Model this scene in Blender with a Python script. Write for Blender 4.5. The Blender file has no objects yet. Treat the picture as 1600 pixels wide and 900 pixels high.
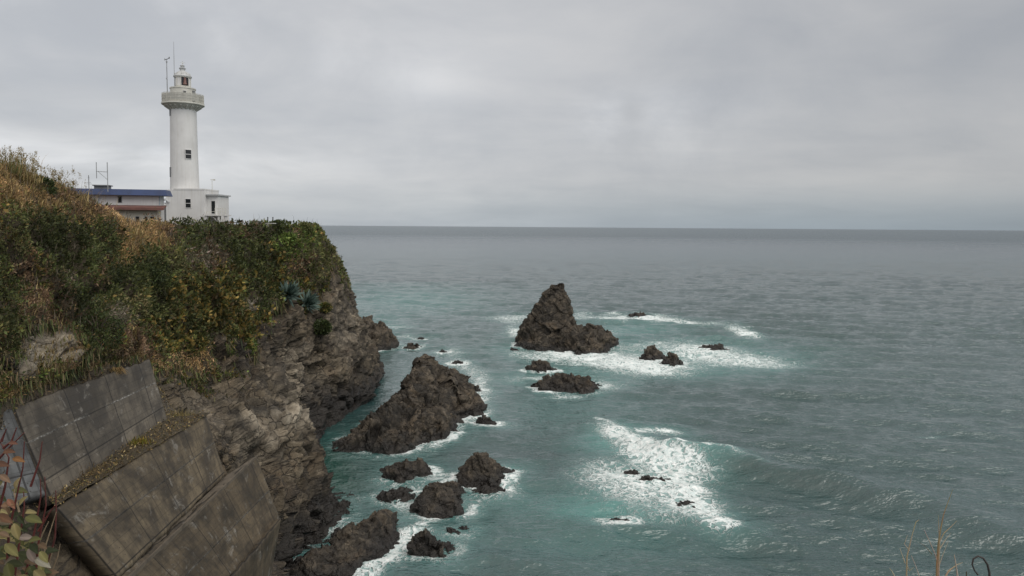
import bpy, bmesh, math, random
import numpy as np
from mathutils import Vector, Matrix, Euler

random.seed(7)
RNG = np.random.default_rng(11)
sc = bpy.context.scene
COL = sc.collection

# ------------------------------------------------------------------ camera, world, sun, exposure
FPX, PITCH, ROLL, CAMZ = 1150.0, math.radians(3.6), 0.0073, 30.0
SHIFT = -(96 - FPX * math.tan(PITCH)) / 1600.0
cam_d = bpy.data.cameras.new('camera'); cam = bpy.data.objects.new('camera', cam_d); COL.objects.link(cam)
cam_d.sensor_width = 36; cam_d.lens = 36 * FPX / 1600; cam_d.shift_y = SHIFT
cam_d.clip_start = 0.1; cam_d.clip_end = 80000
RM = (Matrix.Rotation(math.pi / 2 - PITCH, 3, 'X') @ Matrix.Rotation(ROLL, 3, 'Z'))
cam.matrix_world = Matrix.Translation((0, 0, CAMZ)) @ RM.to_4x4()
sc.camera = cam
RN = np.array(RM)

def ray(px, py):
    return RN @ np.array([(px - 800) / FPX, (450 - py) / FPX + SHIFT * 1600 / FPX, -1.0])
def at(px, py, Y):
    d = ray(px, py); d = d * (Y / d[1])
    return np.array([d[0], d[1], d[2] + CAMZ])
def sea_at(px, py, z=0.0):
    d = ray(px, py); d = d * ((z - CAMZ) / d[2])
    return np.array([d[0], d[1], z])
def proj(P):
    q = (P - np.array([0, 0, CAMZ])) @ RN
    w = np.where(-q[..., 2] < 1e-3, 1e-3, -q[..., 2])
    return 800 + FPX * q[..., 0] / w, 450 - FPX * (q[..., 1] / w) + SHIFT * 1600

SUN_AZ, SUN_EL = math.radians(122), math.radians(48)     # azimuth clockwise from +Y
world = bpy.data.worlds.new('World'); sc.world = world; world.use_nodes = True
nt = world.node_tree; nt.nodes.clear()
class NT:
    def __init__(s, tree): s.t = tree
    def n(s, typ, **kw):
        nd = s.t.nodes.new(typ)
        for k, v in kw.items():
            if k.startswith('i_'):
                nd.inputs[k[2:].replace('_', ' ')].default_value = v
            else: setattr(nd, k, v)
        return nd
    def l(s, a, b): s.t.links.new(a, b)
    def put(s, v, sock):
        if isinstance(v, (int, float)): sock.default_value = v
        elif isinstance(v, (tuple, list)):
            sock.default_value = tuple(v) + ((1,) if len(v) == 3 and len(sock.default_value) == 4 else ())
        else: s.l(v, sock)
    def m(s, op, a, b=0.0, c=0.0, clamp=False):
        nd = s.n('ShaderNodeMath', operation=op, use_clamp=clamp)
        for v, k in zip((a, b, c), nd.inputs): s.put(v, k)
        return nd.outputs[0]
    def mix(s, f, a, b, mode='MIX'):
        nd = s.n('ShaderNodeMix', data_type='RGBA', blend_type=mode)
        s.put(f, nd.inputs['Factor']); s.put(a, nd.inputs[6]); s.put(b, nd.inputs[7])
        return nd.outputs[2]
    def rng(s, v, a, b, c=0.0, d=1.0, smooth=False):
        nd = s.n('ShaderNodeMapRange', interpolation_type='SMOOTHSTEP' if smooth else 'LINEAR')
        for x, k in zip((v, a, b, c, d), nd.inputs): s.put(x, k)
        return nd.outputs[0]
    def noise(s, vec, scale, detail=4, rough=0.5, dist=0.0, dim='3D'):
        nd = s.n('ShaderNodeTexNoise', noise_dimensions=dim)
        s.l(vec, nd.inputs['Vector'])
        for k, v in (('Scale', scale), ('Detail', detail), ('Roughness', rough), ('Distortion', dist)): s.put(v, nd.inputs[k])
        return nd.outputs[0]
    def vmul(s, vec, xyz):
        nd = s.n('ShaderNodeVectorMath', operation='MULTIPLY'); s.l(vec, nd.inputs[0]); nd.inputs[1].default_value = xyz
        return nd.outputs[0]
    def attr(s, name, out='Fac'):
        return s.n('ShaderNodeAttribute', attribute_name=name).outputs[out]

W = NT(nt)
tc = W.n('ShaderNodeTexCoord').outputs['Generated']
sky = W.n('ShaderNodeTexSky', sky_type='NISHITA'); sky.sun_disc = False
sky.sun_elevation = SUN_EL; sky.sun_rotation = SUN_AZ
bgA = W.n('ShaderNodeBackground', i_Strength=0.10); W.l(sky.outputs[0], bgA.inputs[0])
sx = W.n('ShaderNodeSeparateXYZ'); W.l(tc, sx.inputs[0])
X_, Y_, Z_ = sx.outputs
zc = W.m('MAXIMUM', Z_, 0.0)
den = W.m('ADD', zc, 0.16)
cv = W.n('ShaderNodeCombineXYZ'); W.l(W.m('DIVIDE', X_, den), cv.inputs[0]); W.l(W.m('DIVIDE', Y_, den), cv.inputs[1])
cl = W.n('ShaderNodeVectorMath', operation='MULTIPLY'); W.l(cv.outputs[0], cl.inputs[0]); cl.inputs[1].default_value = (0.8, 1.0, 1)
n1 = W.noise(cl.outputs[0], 0.75, 5, 0.5, 0.5)
n2 = W.noise(cl.outputs[0], 2.6, 6, 0.55, 0.4)
n3 = W.noise(W.vmul(tc, (1.0, 1.0, 1.7)), 3.6, 7, 0.55, 0.5)
cloud = W.m('ADD', W.m('ADD', W.m('MULTIPLY', n1, 0.36), W.m('MULTIPLY', n2, 0.16)), W.m('MULTIPLY', n3, 0.34))   # about 0.43
gain = W.rng(cloud, 0.28, 0.58, 0.95, 1.09, True)
# broad brightness of the overcast: lighter to the left and towards the zenith
gain = W.m('MULTIPLY', gain, W.rng(X_, -0.1, 0.6, 1.02, 0.78))
behind = W.rng(Y_, 0.45, -0.45, 0.0, 1.0, True)          # unseen sky overhead and behind, brightened to light the land
gain = W.m('MULTIPLY', gain, W.m('ADD', 1.0, W.m('MULTIPLY', behind, W.rng(Z_, 0.05, 0.75, 0.25, 1.2, True))))
gain = W.m('MULTIPLY', gain, W.rng(Z_, 0.32, 0.85, 1.0, 1.06, True))
def patch(px, py, rx, rz, amt, g):
    d = ray(px, py); d = d / np.linalg.norm(d)
    a = W.m('DIVIDE', W.m('SUBTRACT', X_, float(d[0])), rx); b = W.m('DIVIDE', W.m('SUBTRACT', Z_, float(d[2])), rz)
    r2 = W.m('ADD', W.m('MULTIPLY', a, a), W.m('MULTIPLY', b, b))
    e = W.m('POWER', 2.718, W.m('MULTIPLY', r2, -1.0))
    e = W.m('MULTIPLY', e, W.rng(n3, 0.38, 0.62, 0.0, 1.6, True))
    return W.m('ADD', g, W.m('MULTIPLY', e, amt))
for p in ((948, 186, .045, .022, .11), (1050, 165, .10, .026, .09), (665, 130, .06, .028, .07), (1010, 225, .08, .03, .09),
          (70, 230, .26, .042, .24), (200, 60, .3, .05, .12), (985, 180, .02, .02, -.15), (60, 130, .2, .03, -.12), (230, 215, .12, .014, -.14)):
    gain = patch(*p, gain)
warm = W.mix(W.rng(cloud, 0.34, 0.56), (0.505, 0.522, 0.552, 1), (0.590, 0.588, 0.590, 1))
low = W.rng(Z_, 0.0, 0.075, 1.0, 0.0, True)
low = W.m('MULTIPLY', low, W.rng(X_, -0.45, 0.35, 0.25, 0.95))
warm = W.mix(low, warm, (0.345, 0.405, 0.455, 1))
warm = W.mix(W.rng(Z_, 0.32, 0.7, 0, 1, True), warm, (0.585, 0.555, 0.515, 1))
ccol = W.n('ShaderNodeVectorMath', operation='SCALE'); W.l(warm, ccol.inputs[0]); W.l(gain, ccol.inputs['Scale'])
bgB = W.n('ShaderNodeBackground', i_Strength=0.84); W.l(ccol.outputs[0], bgB.inputs[0])
ms = W.n('ShaderNodeMixShader'); ms.inputs[0].default_value = 0.94
W.l(bgA.outputs[0], ms.inputs[1]); W.l(bgB.outputs[0], ms.inputs[2])
W.l(ms.outputs[0], W.n('ShaderNodeOutputWorld').inputs[0])

sun_d = bpy.data.lights.new('sun', 'SUN'); sun_d.energy = 1.5; sun_d.angle = math.radians(60); sun_d.color = (1, 0.965, 0.91)
sun = bpy.data.objects.new('sun', sun_d); COL.objects.link(sun)
sdir = Vector((math.sin(SUN_AZ) * math.cos(SUN_EL), math.cos(SUN_AZ) * math.cos(SUN_EL), math.sin(SUN_EL)))
sun.rotation_euler = sdir.to_track_quat('Z', 'Y').to_euler()
vs = sc.view_settings
vs.view_transform = 'Standard'; vs.look = 'None'; vs.gamma = 1; vs.exposure = 0.25; vs.use_curve_mapping = False
sc.cycles.use_denoising = True
sc.cycles.max_bounces = 6; sc.cycles.diffuse_bounces = 3; sc.cycles.glossy_bounces = 3
sc.cycles.caustics_reflective = False; sc.cycles.caustics_refractive = False

# ------------------------------------------------------------------ numpy noise
def _h(ix, iy, iz, s):
    h = (ix.astype(np.int64) * 374761393 + iy.astype(np.int64) * 668265263 + iz.astype(np.int64) * 2147483647 + s * 974634777) & 0xFFFFFFFF
    h = ((h ^ (h >> 13)) * 1274126177) & 0xFFFFFFFF
    h = ((h ^ (h >> 15)) * 2246822519) & 0xFFFFFFFF
    return ((h ^ (h >> 16)) & 0xFFFFFF) / float(0xFFFFFF)
def vnoise(P, s=0):
    i = np.floor(P); f = P - i; u = f * f * f * (f * (f * 6 - 15) + 10); i = i.astype(np.int64); r = 0
    for a in (0, 1):
        wa = u[:, 0] if a else 1 - u[:, 0]
        for b in (0, 1):
            wb = u[:, 1] if b else 1 - u[:, 1]
            for c in (0, 1):
                wc = u[:, 2] if c else 1 - u[:, 2]
                r = r + wa * wb * wc * _h(i[:, 0] + a, i[:, 1] + b, i[:, 2] + c, s)
    return r * 2 - 1
def fbm(P, oct=4, s=0, gain=0.5, lac=2.03):
    r = 0; a = 1.0; tot = 0
    for k in range(oct):
        r = r + a * vnoise(P, s + k * 17); tot += a; a *= gain; P = P * lac + 3.7
    return r / tot
def voro(P, s=0):
    """nearest jittered cell: F1, F2, vector to the cell centre, three random numbers of the cell"""
    i = np.floor(P).astype(np.int64); n = len(P)
    F1 = np.full(n, 9.0); F2 = np.full(n, 9.0); vec = np.zeros((n, 3)); cid = np.zeros((n, 3), np.int64)
    for a in (-1, 0, 1):
        for b in (-1, 0, 1):
            for c in (-1, 0, 1):
                x, y, z = i[:, 0] + a, i[:, 1] + b, i[:, 2] + c
                C = np.stack([x + _h(x, y, z, s), y + _h(x, y, z, s + 1), z + _h(x, y, z, s + 2)], 1)
                D = P - C; d = np.einsum('ij,ij->i', D, D)
                near = d < F1
                F2 = np.where(near, F1, np.minimum(F2, d)); F1 = np.where(near, d, F1)
                vec[near] = D[near]; cid[near, 0] = x[near]; cid[near, 1] = y[near]; cid[near, 2] = z[near]
    r = np.stack([_h(cid[:, 0], cid[:, 1], cid[:, 2], s + 5 + k) for k in range(3)], 1)
    return np.sqrt(F1), np.sqrt(F2), vec, r
DIP = np.array(Euler((0.5, 0.35, 0.3)).to_matrix())
def facets(P, size, s):
    q = (P / size) @ DIP * np.array([1, 1, 1.7])
    q = q + 0.25 * np.stack([fbm(q * 1.3, 2, s + 40 + k) for k in range(3)], 1)
    F1, F2, v, r = voro(q, s)
    g = r * 2 - 1
    return (np.einsum('ij,ij->i', v, g) * 1.1 + (g[:, 0] * g[:, 1]) * 0.8) * size * 0.5, F2 - F1
FRM = np.array(Euler((0.42, -0.50, 0.35)).to_matrix())
def blocks(P, size, s, rotm=FRM):
    """fractured rock: skewed bricks, each pushed in or out and tilted; also a random tone per brick"""
    q = (P / size) @ rotm / np.array([1.5, 1.1, 0.62])
    q = q + 0.30 * np.stack([fbm(q * 0.7, 3, s + 50 + k) for k in range(3)], 1)
    lay = np.floor(q[:, 2]); q[:, 0] += _h(lay.astype(np.int64), lay.astype(np.int64) * 0, lay.astype(np.int64) * 0, s + 1) * 3
    col = np.floor(q[:, 0]); q[:, 1] += _h(col.astype(np.int64), lay.astype(np.int64), lay.astype(np.int64) * 0, s + 2) * 3
    i = np.floor(q).astype(np.int64); f = q - i - 0.5
    r = np.stack([_h(i[:, 0], i[:, 1], i[:, 2], s + 5 + k) for k in range(4)], 1)
    g = r[:, :3] * 2 - 1
    d = (r[:, 3] - 0.5) * 1.0 + (f * g).sum(1) * 0.7
    edge = 0.5 - np.abs(f).max(1)
    return d * size * 0.5, edge, r[:, 3]
def ledges(P, T, s):
    """bedding: a saw edge along the dip"""
    u = (P @ np.array([0.34, -0.30, 0.89]) + 0.9 * fbm(P / (T * 2.5), 3, s) * T) / T
    return (u - np.floor(u) - 0.5) * T
def sstep(x, a, b):
    t = np.clip((x - a) / (b - a), 0, 1); return t * t * (3 - 2 * t)

# ------------------------------------------------------------------ mesh helpers
def raw_mesh(name, V, F, mat, parent=None, smooth=False, attrs=None, uv=None):
    me = bpy.data.meshes.new(name)
    V = np.asarray(V, np.float32); F = np.asarray(F, np.int32)
    k = F.shape[1]
    me.vertices.add(len(V)); me.vertices.foreach_set('co', V.ravel())
    me.loops.add(F.size); me.loops.foreach_set('vertex_index', F.ravel())
    me.polygons.add(len(F)); me.polygons.foreach_set('loop_start', np.arange(0, F.size, k, dtype=np.int32))
    me.polygons.foreach_set('loop_total', np.full(len(F), k, np.int32))
    me.update(calc_edges=True); me.validate()
    for nm, a in (attrs or {}).items():
        a = np.asarray(a, np.float32)
        if a.ndim == 1:
            me.attributes.new(nm, 'FLOAT', 'POINT').data.foreach_set('value', a)
        else:
            if a.shape[1] == 3: a = np.concatenate([a, np.ones((len(a), 1), np.float32)], 1)
            me.attributes.new(nm, 'FLOAT_COLOR', 'POINT').data.foreach_set('color', np.ascontiguousarray(a, np.float32).ravel())
    if uv is not None:
        u = me.uv_layers.new(name='uv'); u.data.foreach_set('uv', np.asarray(uv, np.float32)[F.ravel()].ravel())
    if smooth: me.polygons.foreach_set('use_smooth', np.ones(len(F), bool))
    me.materials.append(mat)
    o = bpy.data.objects.new(name, me); COL.objects.link(o)
    if parent is not None: o.parent = parent
    return o
def grid_faces(nr, ncol):
    i = np.arange(nr - 1)[:, None] * ncol + np.arange(ncol - 1)[None]
    return np.stack([i, i + 1, i + ncol + 1, i + ncol], -1).reshape(-1, 4)
def tag(o, label, cat, group=None, kind=None):
    o['label'] = label; o['category'] = cat
    if group: o['group'] = group
    if kind: o['kind'] = kind
    return o
def empty(name, loc, label, cat, group=None, rz=0.0):
    o = bpy.data.objects.new(name, None); COL.objects.link(o); o.location = loc; o.rotation_euler.z = rz
    o.empty_display_size = 0.3
    return tag(o, label, cat, group)
def bm_obj(name, bm, mat, parent=None, smooth=False, bevel=0.0):
    if bevel:
        bmesh.ops.bevel(bm, geom=[e for e in bm.edges if len(e.link_faces) == 2 and e.calc_face_angle(0) > 0.5], offset=bevel, segments=1, affect='EDGES', clamp_overlap=True)
    bmesh.ops.recalc_face_normals(bm, faces=bm.faces)
    me = bpy.data.meshes.new(name); bm.to_mesh(me); bm.free()
    if smooth:
        for p in me.polygons: p.use_smooth = True
        me.set_sharp_from_angle(angle=math.radians(35))
    me.materials.append(mat)
    o = bpy.data.objects.new(name, me); COL.objects.link(o)
    if parent is not None: o.parent = parent
    return o
def box(bm, x0, x1, y0, y1, z0, z1):
    v = [bm.verts.new((x, y, z)) for z in (z0, z1) for y in (y0, y1) for x in (x0, x1)]
    for f in ((0, 1, 3, 2), (4, 5, 7, 6), (0, 1, 5, 4), (2, 3, 7, 6), (0, 2, 6, 4), (1, 3, 7, 5)): bm.faces.new([v[k] for k in f])
    return bm
def B(*boxes):
    bm = bmesh.new()
    for b in boxes: box(bm, *b)
    return bm
def lathe(bm, prof, n=40, c=(0, 0), a0=0.0, a1=2 * math.pi, caps=True):
    full = abs(a1 - a0 - 2 * math.pi) < 1e-6; m = n if full else n + 1; rings = []
    for r, z in prof:
        rings.append([bm.verts.new((c[0] + r * math.cos(a0 + (a1 - a0) * k / n), c[1] + r * math.sin(a0 + (a1 - a0) * k / n), z)) for k in range(m)])
    for A, C in zip(rings, rings[1:]):
        for k in range(n): bm.faces.new((A[k], A[(k + 1) % m], C[(k + 1) % m], C[k]))
    if caps and full: bm.faces.new(rings[0]); bm.faces.new(rings[-1])
    return bm
def tube(bm, pts, r, n=6):
    pts = [Vector(p) for p in pts]; rs = r if isinstance(r, (list, tuple)) else [r] * len(pts); rings = []
    for k, p in enumerate(pts):
        d = (pts[min(k + 1, len(pts) - 1)] - pts[max(k - 1, 0)]).normalized()
        a = d.orthogonal().normalized(); b = d.cross(a)
        if rings:                                   # keep the ring from twisting
            ref = (rings[-1][0].co - pts[k - 1]); a = (ref - d * ref.dot(d)); a = a.normalized() if a.length > 1e-6 else d.orthogonal().normalized(); b = d.cross(a)
        rings.append([bm.verts.new(p + (a * math.cos(t) + b * math.sin(t)) * rs[k]) for t in [2 * math.pi * j / n for j in range(n)]])
    for A, C in zip(rings, rings[1:]):
        for j in range(n): bm.faces.new((A[j], A[(j + 1) % n], C[(j + 1) % n], C[j]))
    bm.faces.new(rings[0]); bm.faces.new(rings[-1])
    return bm

# ------------------------------------------------------------------ materials
def newmat(name):
    m = bpy.data.materials.new(name); m.use_nodes = True; m.node_tree.nodes.clear()
    w = NT(m.node_tree); b = w.n('ShaderNodeBsdfPrincipled'); o = w.n('ShaderNodeOutputMaterial'); w.l(b.outputs[0], o.inputs[0])
    return m, w, b
def bump(w, b, h, strength=0.5, dist=0.1, prev=None):
    n = w.n('ShaderNodeBump', i_Strength=strength, i_Distance=dist); w.l(h, n.inputs['Height'])
    if prev is not None: w.l(prev, n.inputs['Normal'])
    if b is not None: w.l(n.outputs[0], b.inputs['Normal'])
    return n.outputs[0]
def paint(name, col, rough=0.6, var=0.12, scale=1.2, metal=0.0, streak=0.0):
    m, w, b = newmat(name)
    P = w.n('ShaderNodeTexCoord').outputs['Object']
    n = w.noise(P, scale, 5, 0.6)
    dark = tuple(c * (1 - var * 2.2) for c in col)
    c = w.mix(w.rng(n, 0.40, 0.68), col, dark)
    if streak:
        s = w.noise(w.vmul(P, (3.5, 3.5, 0.22)), 1.3, 4, 0.6)
        c = w.mix(w.m('MULTIPLY', w.rng(s, 0.52, 0.72), streak), c, (col[0] * .62, col[1] * .58, col[2] * .5))
    w.put(c, b.inputs['Base Color']); b.inputs['Roughness'].default_value = rough; b.inputs['Metallic'].default_value = metal
    bump(w, b, w.noise(P, scale * 9, 3, 0.6), 0.15, 0.02)
    return m
M = {}
M['white'] = paint('white_paint', (0.61, 0.607, 0.60), 0.55, 0.05, 0.5, streak=0.30)
M['offwhite'] = paint('off_white_paint', (0.55, 0.54, 0.49), 0.55, 0.08, 0.8, streak=0.3)
M['cream'] = paint('cream_render', (0.50, 0.47, 0.40), 0.8, 0.1, 0.6, streak=0.4)
M['blue'] = paint('blue_roof_sheet', (0.020, 0.042, 0.125), 0.5, 0.15, 0.8)
M['red'] = paint('red_brown_roof', (0.15, 0.065, 0.052), 0.6, 0.2, 1.0)
M['greyroof'] = paint('grey_roof', (0.42, 0.43, 0.44), 0.5, 0.1)
M['dark'] = paint('dark_metal', (0.05, 0.05, 0.052), 0.5, 0.2)
M['grey'] = paint('grey_metal', (0.30, 0.31, 0.32), 0.45, 0.15)
M['lead'] = paint('aged_grey_metal', (0.16, 0.165, 0.17), 0.5, 0.15)
M['lens'] = paint('lens_brass', (0.14, 0.06, 0.045), 0.3, 0.2)
m, w, b = newmat('window_glass'); b.inputs['Base Color'].default_value = (0.018, 0.02, 0.022, 1); b.inputs['Roughness'].default_value = 0.06; M['glass'] = m
m, w, b = newmat('clear_glass'); b.inputs['Base Color'].default_value = (0.9, 0.93, 0.93, 1); b.inputs['Roughness'].default_value = 0.02
b.inputs['Transmission Weight'].default_value = 0.85; b.inputs['IOR'].default_value = 1.1; M['clear'] = m

def rock_mat(name, dark, mid, light, warm, lichen=0.35, scale=1.0, plain=False):
    m, w, b = newmat(name)
    P = w.n('ShaderNodeTexCoord').outputs['Object']
    n1 = w.noise(P, 0.16 * scale, 6, 0.62, 0.4); n2 = w.noise(P, 1.1 * scale, 7, 0.68, 0.3); n3 = w.noise(P, 6.0 * scale, 4, 0.7)
    c = w.mix(w.rng(n1, 0.36, 0.64, 0, 1, True), dark, mid)
    c = w.mix(w.m('MULTIPLY', w.rng(n2, 0.50, 0.66, 0, 1, True), 0.65), c, light)
    c = w.mix(w.m('MULTIPLY', w.rng(w.noise(P, 0.33 * scale, 5, 0.6, 0.6), 0.53, 0.66, 0, 1, True), lichen), c, warm)
    c = w.mix(w.rng(n3, 0.35, 0.7, 0.0, 0.5), c, dark)
    c = w.mix(w.m('MULTIPLY', w.attr('pale'), w.rng(n2, 0.36, 0.58, 0.25, 1.0)), c, (0.30, 0.265, 0.212))
    c = w.mix(1.0, c, w.mix(w.attr('tone'), (0.42, 0.42, 0.42), (1.6, 1.58, 1.54)), 'MULTIPLY')
    v = w.n('ShaderNodeTexVoronoi', feature='DISTANCE_TO_EDGE')
    dv = w.n('ShaderNodeVectorMath', operation='ADD'); w.l(P, dv.inputs[0])
    nn = w.n('ShaderNodeTexNoise'); w.l(P, nn.inputs['Vector']); nn.inputs['Scale'].default_value = 0.9; nn.inputs['Detail'].default_value = 4
    w.l(w.vmul(nn.outputs['Color'], (1.4, 1.4, 1.0)), dv.inputs[1])
    w.l(w.vmul(dv.outputs[0], (1.0, 0.8, 1.5)), v.inputs['Vector']); v.inputs['Scale'].default_value = 0.62 * scale
    crack = w.rng(v.outputs['Distance'], 0.0, 0.055, 1.0, 0.0, True)
    crack = w.m('MULTIPLY', crack, w.rng(n1, 0.3, 0.6, 0.15, 0.8))
    c = w.mix(crack, c, (0.018, 0.015, 0.013))
    c = w.mix(w.m('MULTIPLY', w.attr('soil'), w.rng(n2, 0.3, 0.6, 0.55, 1.0)), c, w.mix(n3, (0.028, 0.023, 0.013), (0.085, 0.065, 0.036)))
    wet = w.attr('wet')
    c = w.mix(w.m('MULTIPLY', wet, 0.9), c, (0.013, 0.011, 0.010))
    w.put(c, b.inputs['Base Color'])
    w.put(w.rng(wet, 0, 1, 0.85, 0.42), b.inputs['Roughness'])
    nb = bump(w, None, w.m('SUBTRACT', w.m('ADD', w.m('MULTIPLY', n2, 1.0), w.m('MULTIPLY', n3, 0.35)), w.m('MULTIPLY', crack, 0.5)), 0.9, 0.45)
    bump(w, b, w.noise(P, 14 * scale, 3, 0.6), 0.5, 0.05, nb)
    return m
M['cliff'] = rock_mat('cliff_rock', (0.028, 0.022, 0.016), (0.102, 0.081, 0.053), (0.195, 0.163, 0.118), (0.125, 0.080, 0.044), 0.25)
M['rock'] = rock_mat('sea_rock', (0.026, 0.022, 0.017), (0.085, 0.068, 0.049), (0.150, 0.124, 0.093), (0.105, 0.070, 0.038))
def tint_mat(name, rough=0.65, transl=0.0):
    m, w, b = newmat(name)
    w.l(w.attr('tint', 'Color'), b.inputs['Base Color']); b.inputs['Roughness'].default_value = rough
    b.inputs['Specular IOR Level'].default_value = 0.25
    if transl:
        t = w.n('ShaderNodeBsdfTranslucent'); w.l(w.attr('tint', 'Color'), t.inputs[0])
        mx = w.n('ShaderNodeMixShader'); mx.inputs[0].default_value = transl
        out = [n for n in w.t.nodes if n.type == 'OUTPUT_MATERIAL'][0]
        w.l(b.outputs[0], mx.inputs[1]); w.l(t.outputs[0], mx.inputs[2]); w.l(mx.outputs[0], out.inputs[0])
    return m
M['leaf'] = tint_mat('leaf', 0.6, 0.25); M['straw'] = tint_mat('straw', 0.8, 0.2); M['tint'] = tint_mat('tinted', 0.6)

# ------------------------------------------------------------------ the cliff
WORLD_ST = [(-25, [(-40, 37), (-28, 33), (-18, 30.5), (-8, 28.6), (0, 28.4), (8, 28), (14, -3)]),
            (-6, [(-40, 37), (-28, 33), (-18, 30.5), (-8, 28.5), (0, 28.3), (7, 27.8), (13, -3)]),
            (3, [(-40, 37), (-28, 33), (-18, 30), (-8, 28.2), (-3, 28.0), (1.5, 27.5), (6, -3)]),
            (10, [(-40, 37), (-30, 33), (-22, 29), (-15, 23), (-10, 16), (-6, 8), (-1, -3)]),
            (19, [(-39, 37), (-32, 32), (-27, 27), (-23, 21), (-20, 16), (-17, 11), (-9, -3)]),
            (27, [(-38, 36.5), (-31, 31), (-26.5, 26), (-25.0, 21.8), (-22.8, 17.2), (-20, 13.3), (-12, -3)])]
PIX_ST = [(34, [(-330, 190), (-160, 380), (-20, 560), (-4, 632), (62, 786), (168, 902), (330, 1400)]),
          (40, [(-90, 236), (0, 400), (80, 545), (102, 594), (174, 705), (260, 810), (430, 1250)]),
          (47, [(10, 268), (80, 380), (165, 500), (212, 560), (240, 652), (328, 742), (470, 1115)]),
          (52, [(45, 284), (120, 400), (200, 530), (258, 640), (322, 690), (385, 800), (462, 1040)]),
          (58, [(95, 300), (170, 420), (240, 560), (300, 645), (365, 715), (425, 800), (458, 968)]),
          (65, [(145, 325), (215, 430), (275, 560), (335, 640), (395, 700), (440, 790), (458, 903)]),
          (72, [(185, 346), (260, 450), (320, 560), (370, 625), (435, 632), (488, 735), (548, 848)]),
          (78, [(215, 352), (290, 450), (345, 550), (395, 605), (442, 645), (495, 740), (548, 812)]),
          (84, [(250, 350), (320, 440), (370, 530), (400, 590), (425, 640), (465, 700), (518, 780)]),
          (90, [(285, 351), (340, 430), (385, 510), (415, 580), (445, 640), (475, 690), (508, 752)]),
          (98, [(335, 351), (375, 420), (410, 500), (430, 570), (455, 630), (475, 680), (492, 720)]),
          (106, [(378, 351), (410, 420), (440, 490), (465, 560), (485, 620), (500, 655), (520, 691)]),
          (115, [(425, 351), (455, 410), (480, 470), (505, 530), (530, 590), (540, 630), (551, 666)]),
          (125, [(470, 351), (497, 395), (520, 440), (545, 500), (568, 555), (572, 600), (574, 642)]),
          (135, [(490, 352), (515, 390), (538, 440), (555, 490), (575, 535), (592, 570), (583, 620)]),
          (145, [(488, 353), (515, 392), (538, 440), (557, 490), (575, 535), (595, 565), (594, 602)]),
          (156, [(465, 353), (500, 400), (525, 450), (548, 495), (568, 530), (582, 560), (588, 588)]),
          (170, [(410, 353), (450, 400), (480, 450), (505, 490), (520, 520), (535, 540), (540, 566)]),
          (190, [(300, 354), (340, 390), (370, 430), (390, 460), (405, 490), (415, 515), (420, 546)]),
          (215, [(180, 354), (210, 385), (230, 420), (245, 450), (255, 475), (262, 500), (266, 530)])]
ST = []
for Y, pts in WORLD_ST: ST.append((Y, [np.array([x, Y, z]) for x, z in pts]))
for Y, pts in PIX_ST: ST.append((Y, [at(px, py, Y) for px, py in pts]))
SY = np.array([s[0] for s in ST], float)
CP = []
for Y, pts in ST:
    r = pts[0]; pre = [r + np.array([-130, 0, -5]), r + np.array([-45, 0, -0.9]), r + np.array([-9, 0, -0.15]), r + np.array([-2.5, 0, 0.0])]
    if Y > 70: pre = [p * 1.0 for p in pre]
    CP.append(pre + pts)
CP = np.array(CP)                                     # stations x 11 x 3

def hermite(xs, Ys, x):
    """monotone-ish cubic through stations; Ys (n, ...)"""
    d = np.diff(Ys, axis=0) / np.diff(xs).reshape((-1,) + (1,) * (Ys.ndim - 1))
    t = np.zeros_like(Ys); t[1:-1] = np.where(d[1:] * d[:-1] > 0, 2 * d[1:] * d[:-1] / np.where(np.abs(d[1:] + d[:-1]) < 1e-9, 1e-9, d[1:] + d[:-1]), 0.0)
    t[0] = d[0]; t[-1] = d[-1]
    k = np.clip(np.searchsorted(xs, x, 'right') - 1, 0, len(xs) - 2); h = xs[k + 1] - xs[k]; u = (x - xs[k]) / h
    sh = (-1,) + (1,) * (Ys.ndim - 1); u = u.reshape(sh); h = h.reshape(sh)
    return ((2 * u**3 - 3 * u**2 + 1) * Ys[k] + (u**3 - 2 * u**2 + u) * h * t[k] + (-2 * u**3 + 3 * u**2) * Ys[k + 1] + (u**3 - u**2) * h * t[k + 1])
ycols = np.concatenate([np.linspace(-25, 27, 40, endpoint=False), np.linspace(27, 60, 190, endpoint=False), np.linspace(60, 160, 420, endpoint=False), np.linspace(160, 215, 60)])
C2 = hermite(SY, CP, ycols)                           # cols x 11 x 3
rows_per = [4, 6, 8, 8, 62, 62, 56, 56, 56, 62]
rowp = np.concatenate([np.linspace(k, k + 1, n, endpoint=False) for k, n in enumerate(rows_per)] + [[10.0]])
G = hermite(np.arange(11.0), np.swapaxes(C2, 0, 1), rowp)   # rows x cols x 3
NR, NC = G.shape[:2]
def grid_normals(G):
    du = np.gradient(G, axis=0); dv = np.gradient(G, axis=1); n = np.cross(du, dv)
    n /= np.maximum(np.linalg.norm(n, axis=2, keepdims=True), 1e-9)
    return n
N0 = grid_normals(G)
if N0[NR // 2, NC // 2, 0] < 0: N0 = -N0
P0 = G.reshape(-1, 3); ROW = np.repeat(rowp, NC)
px0, py0 = proj(P0)
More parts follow.
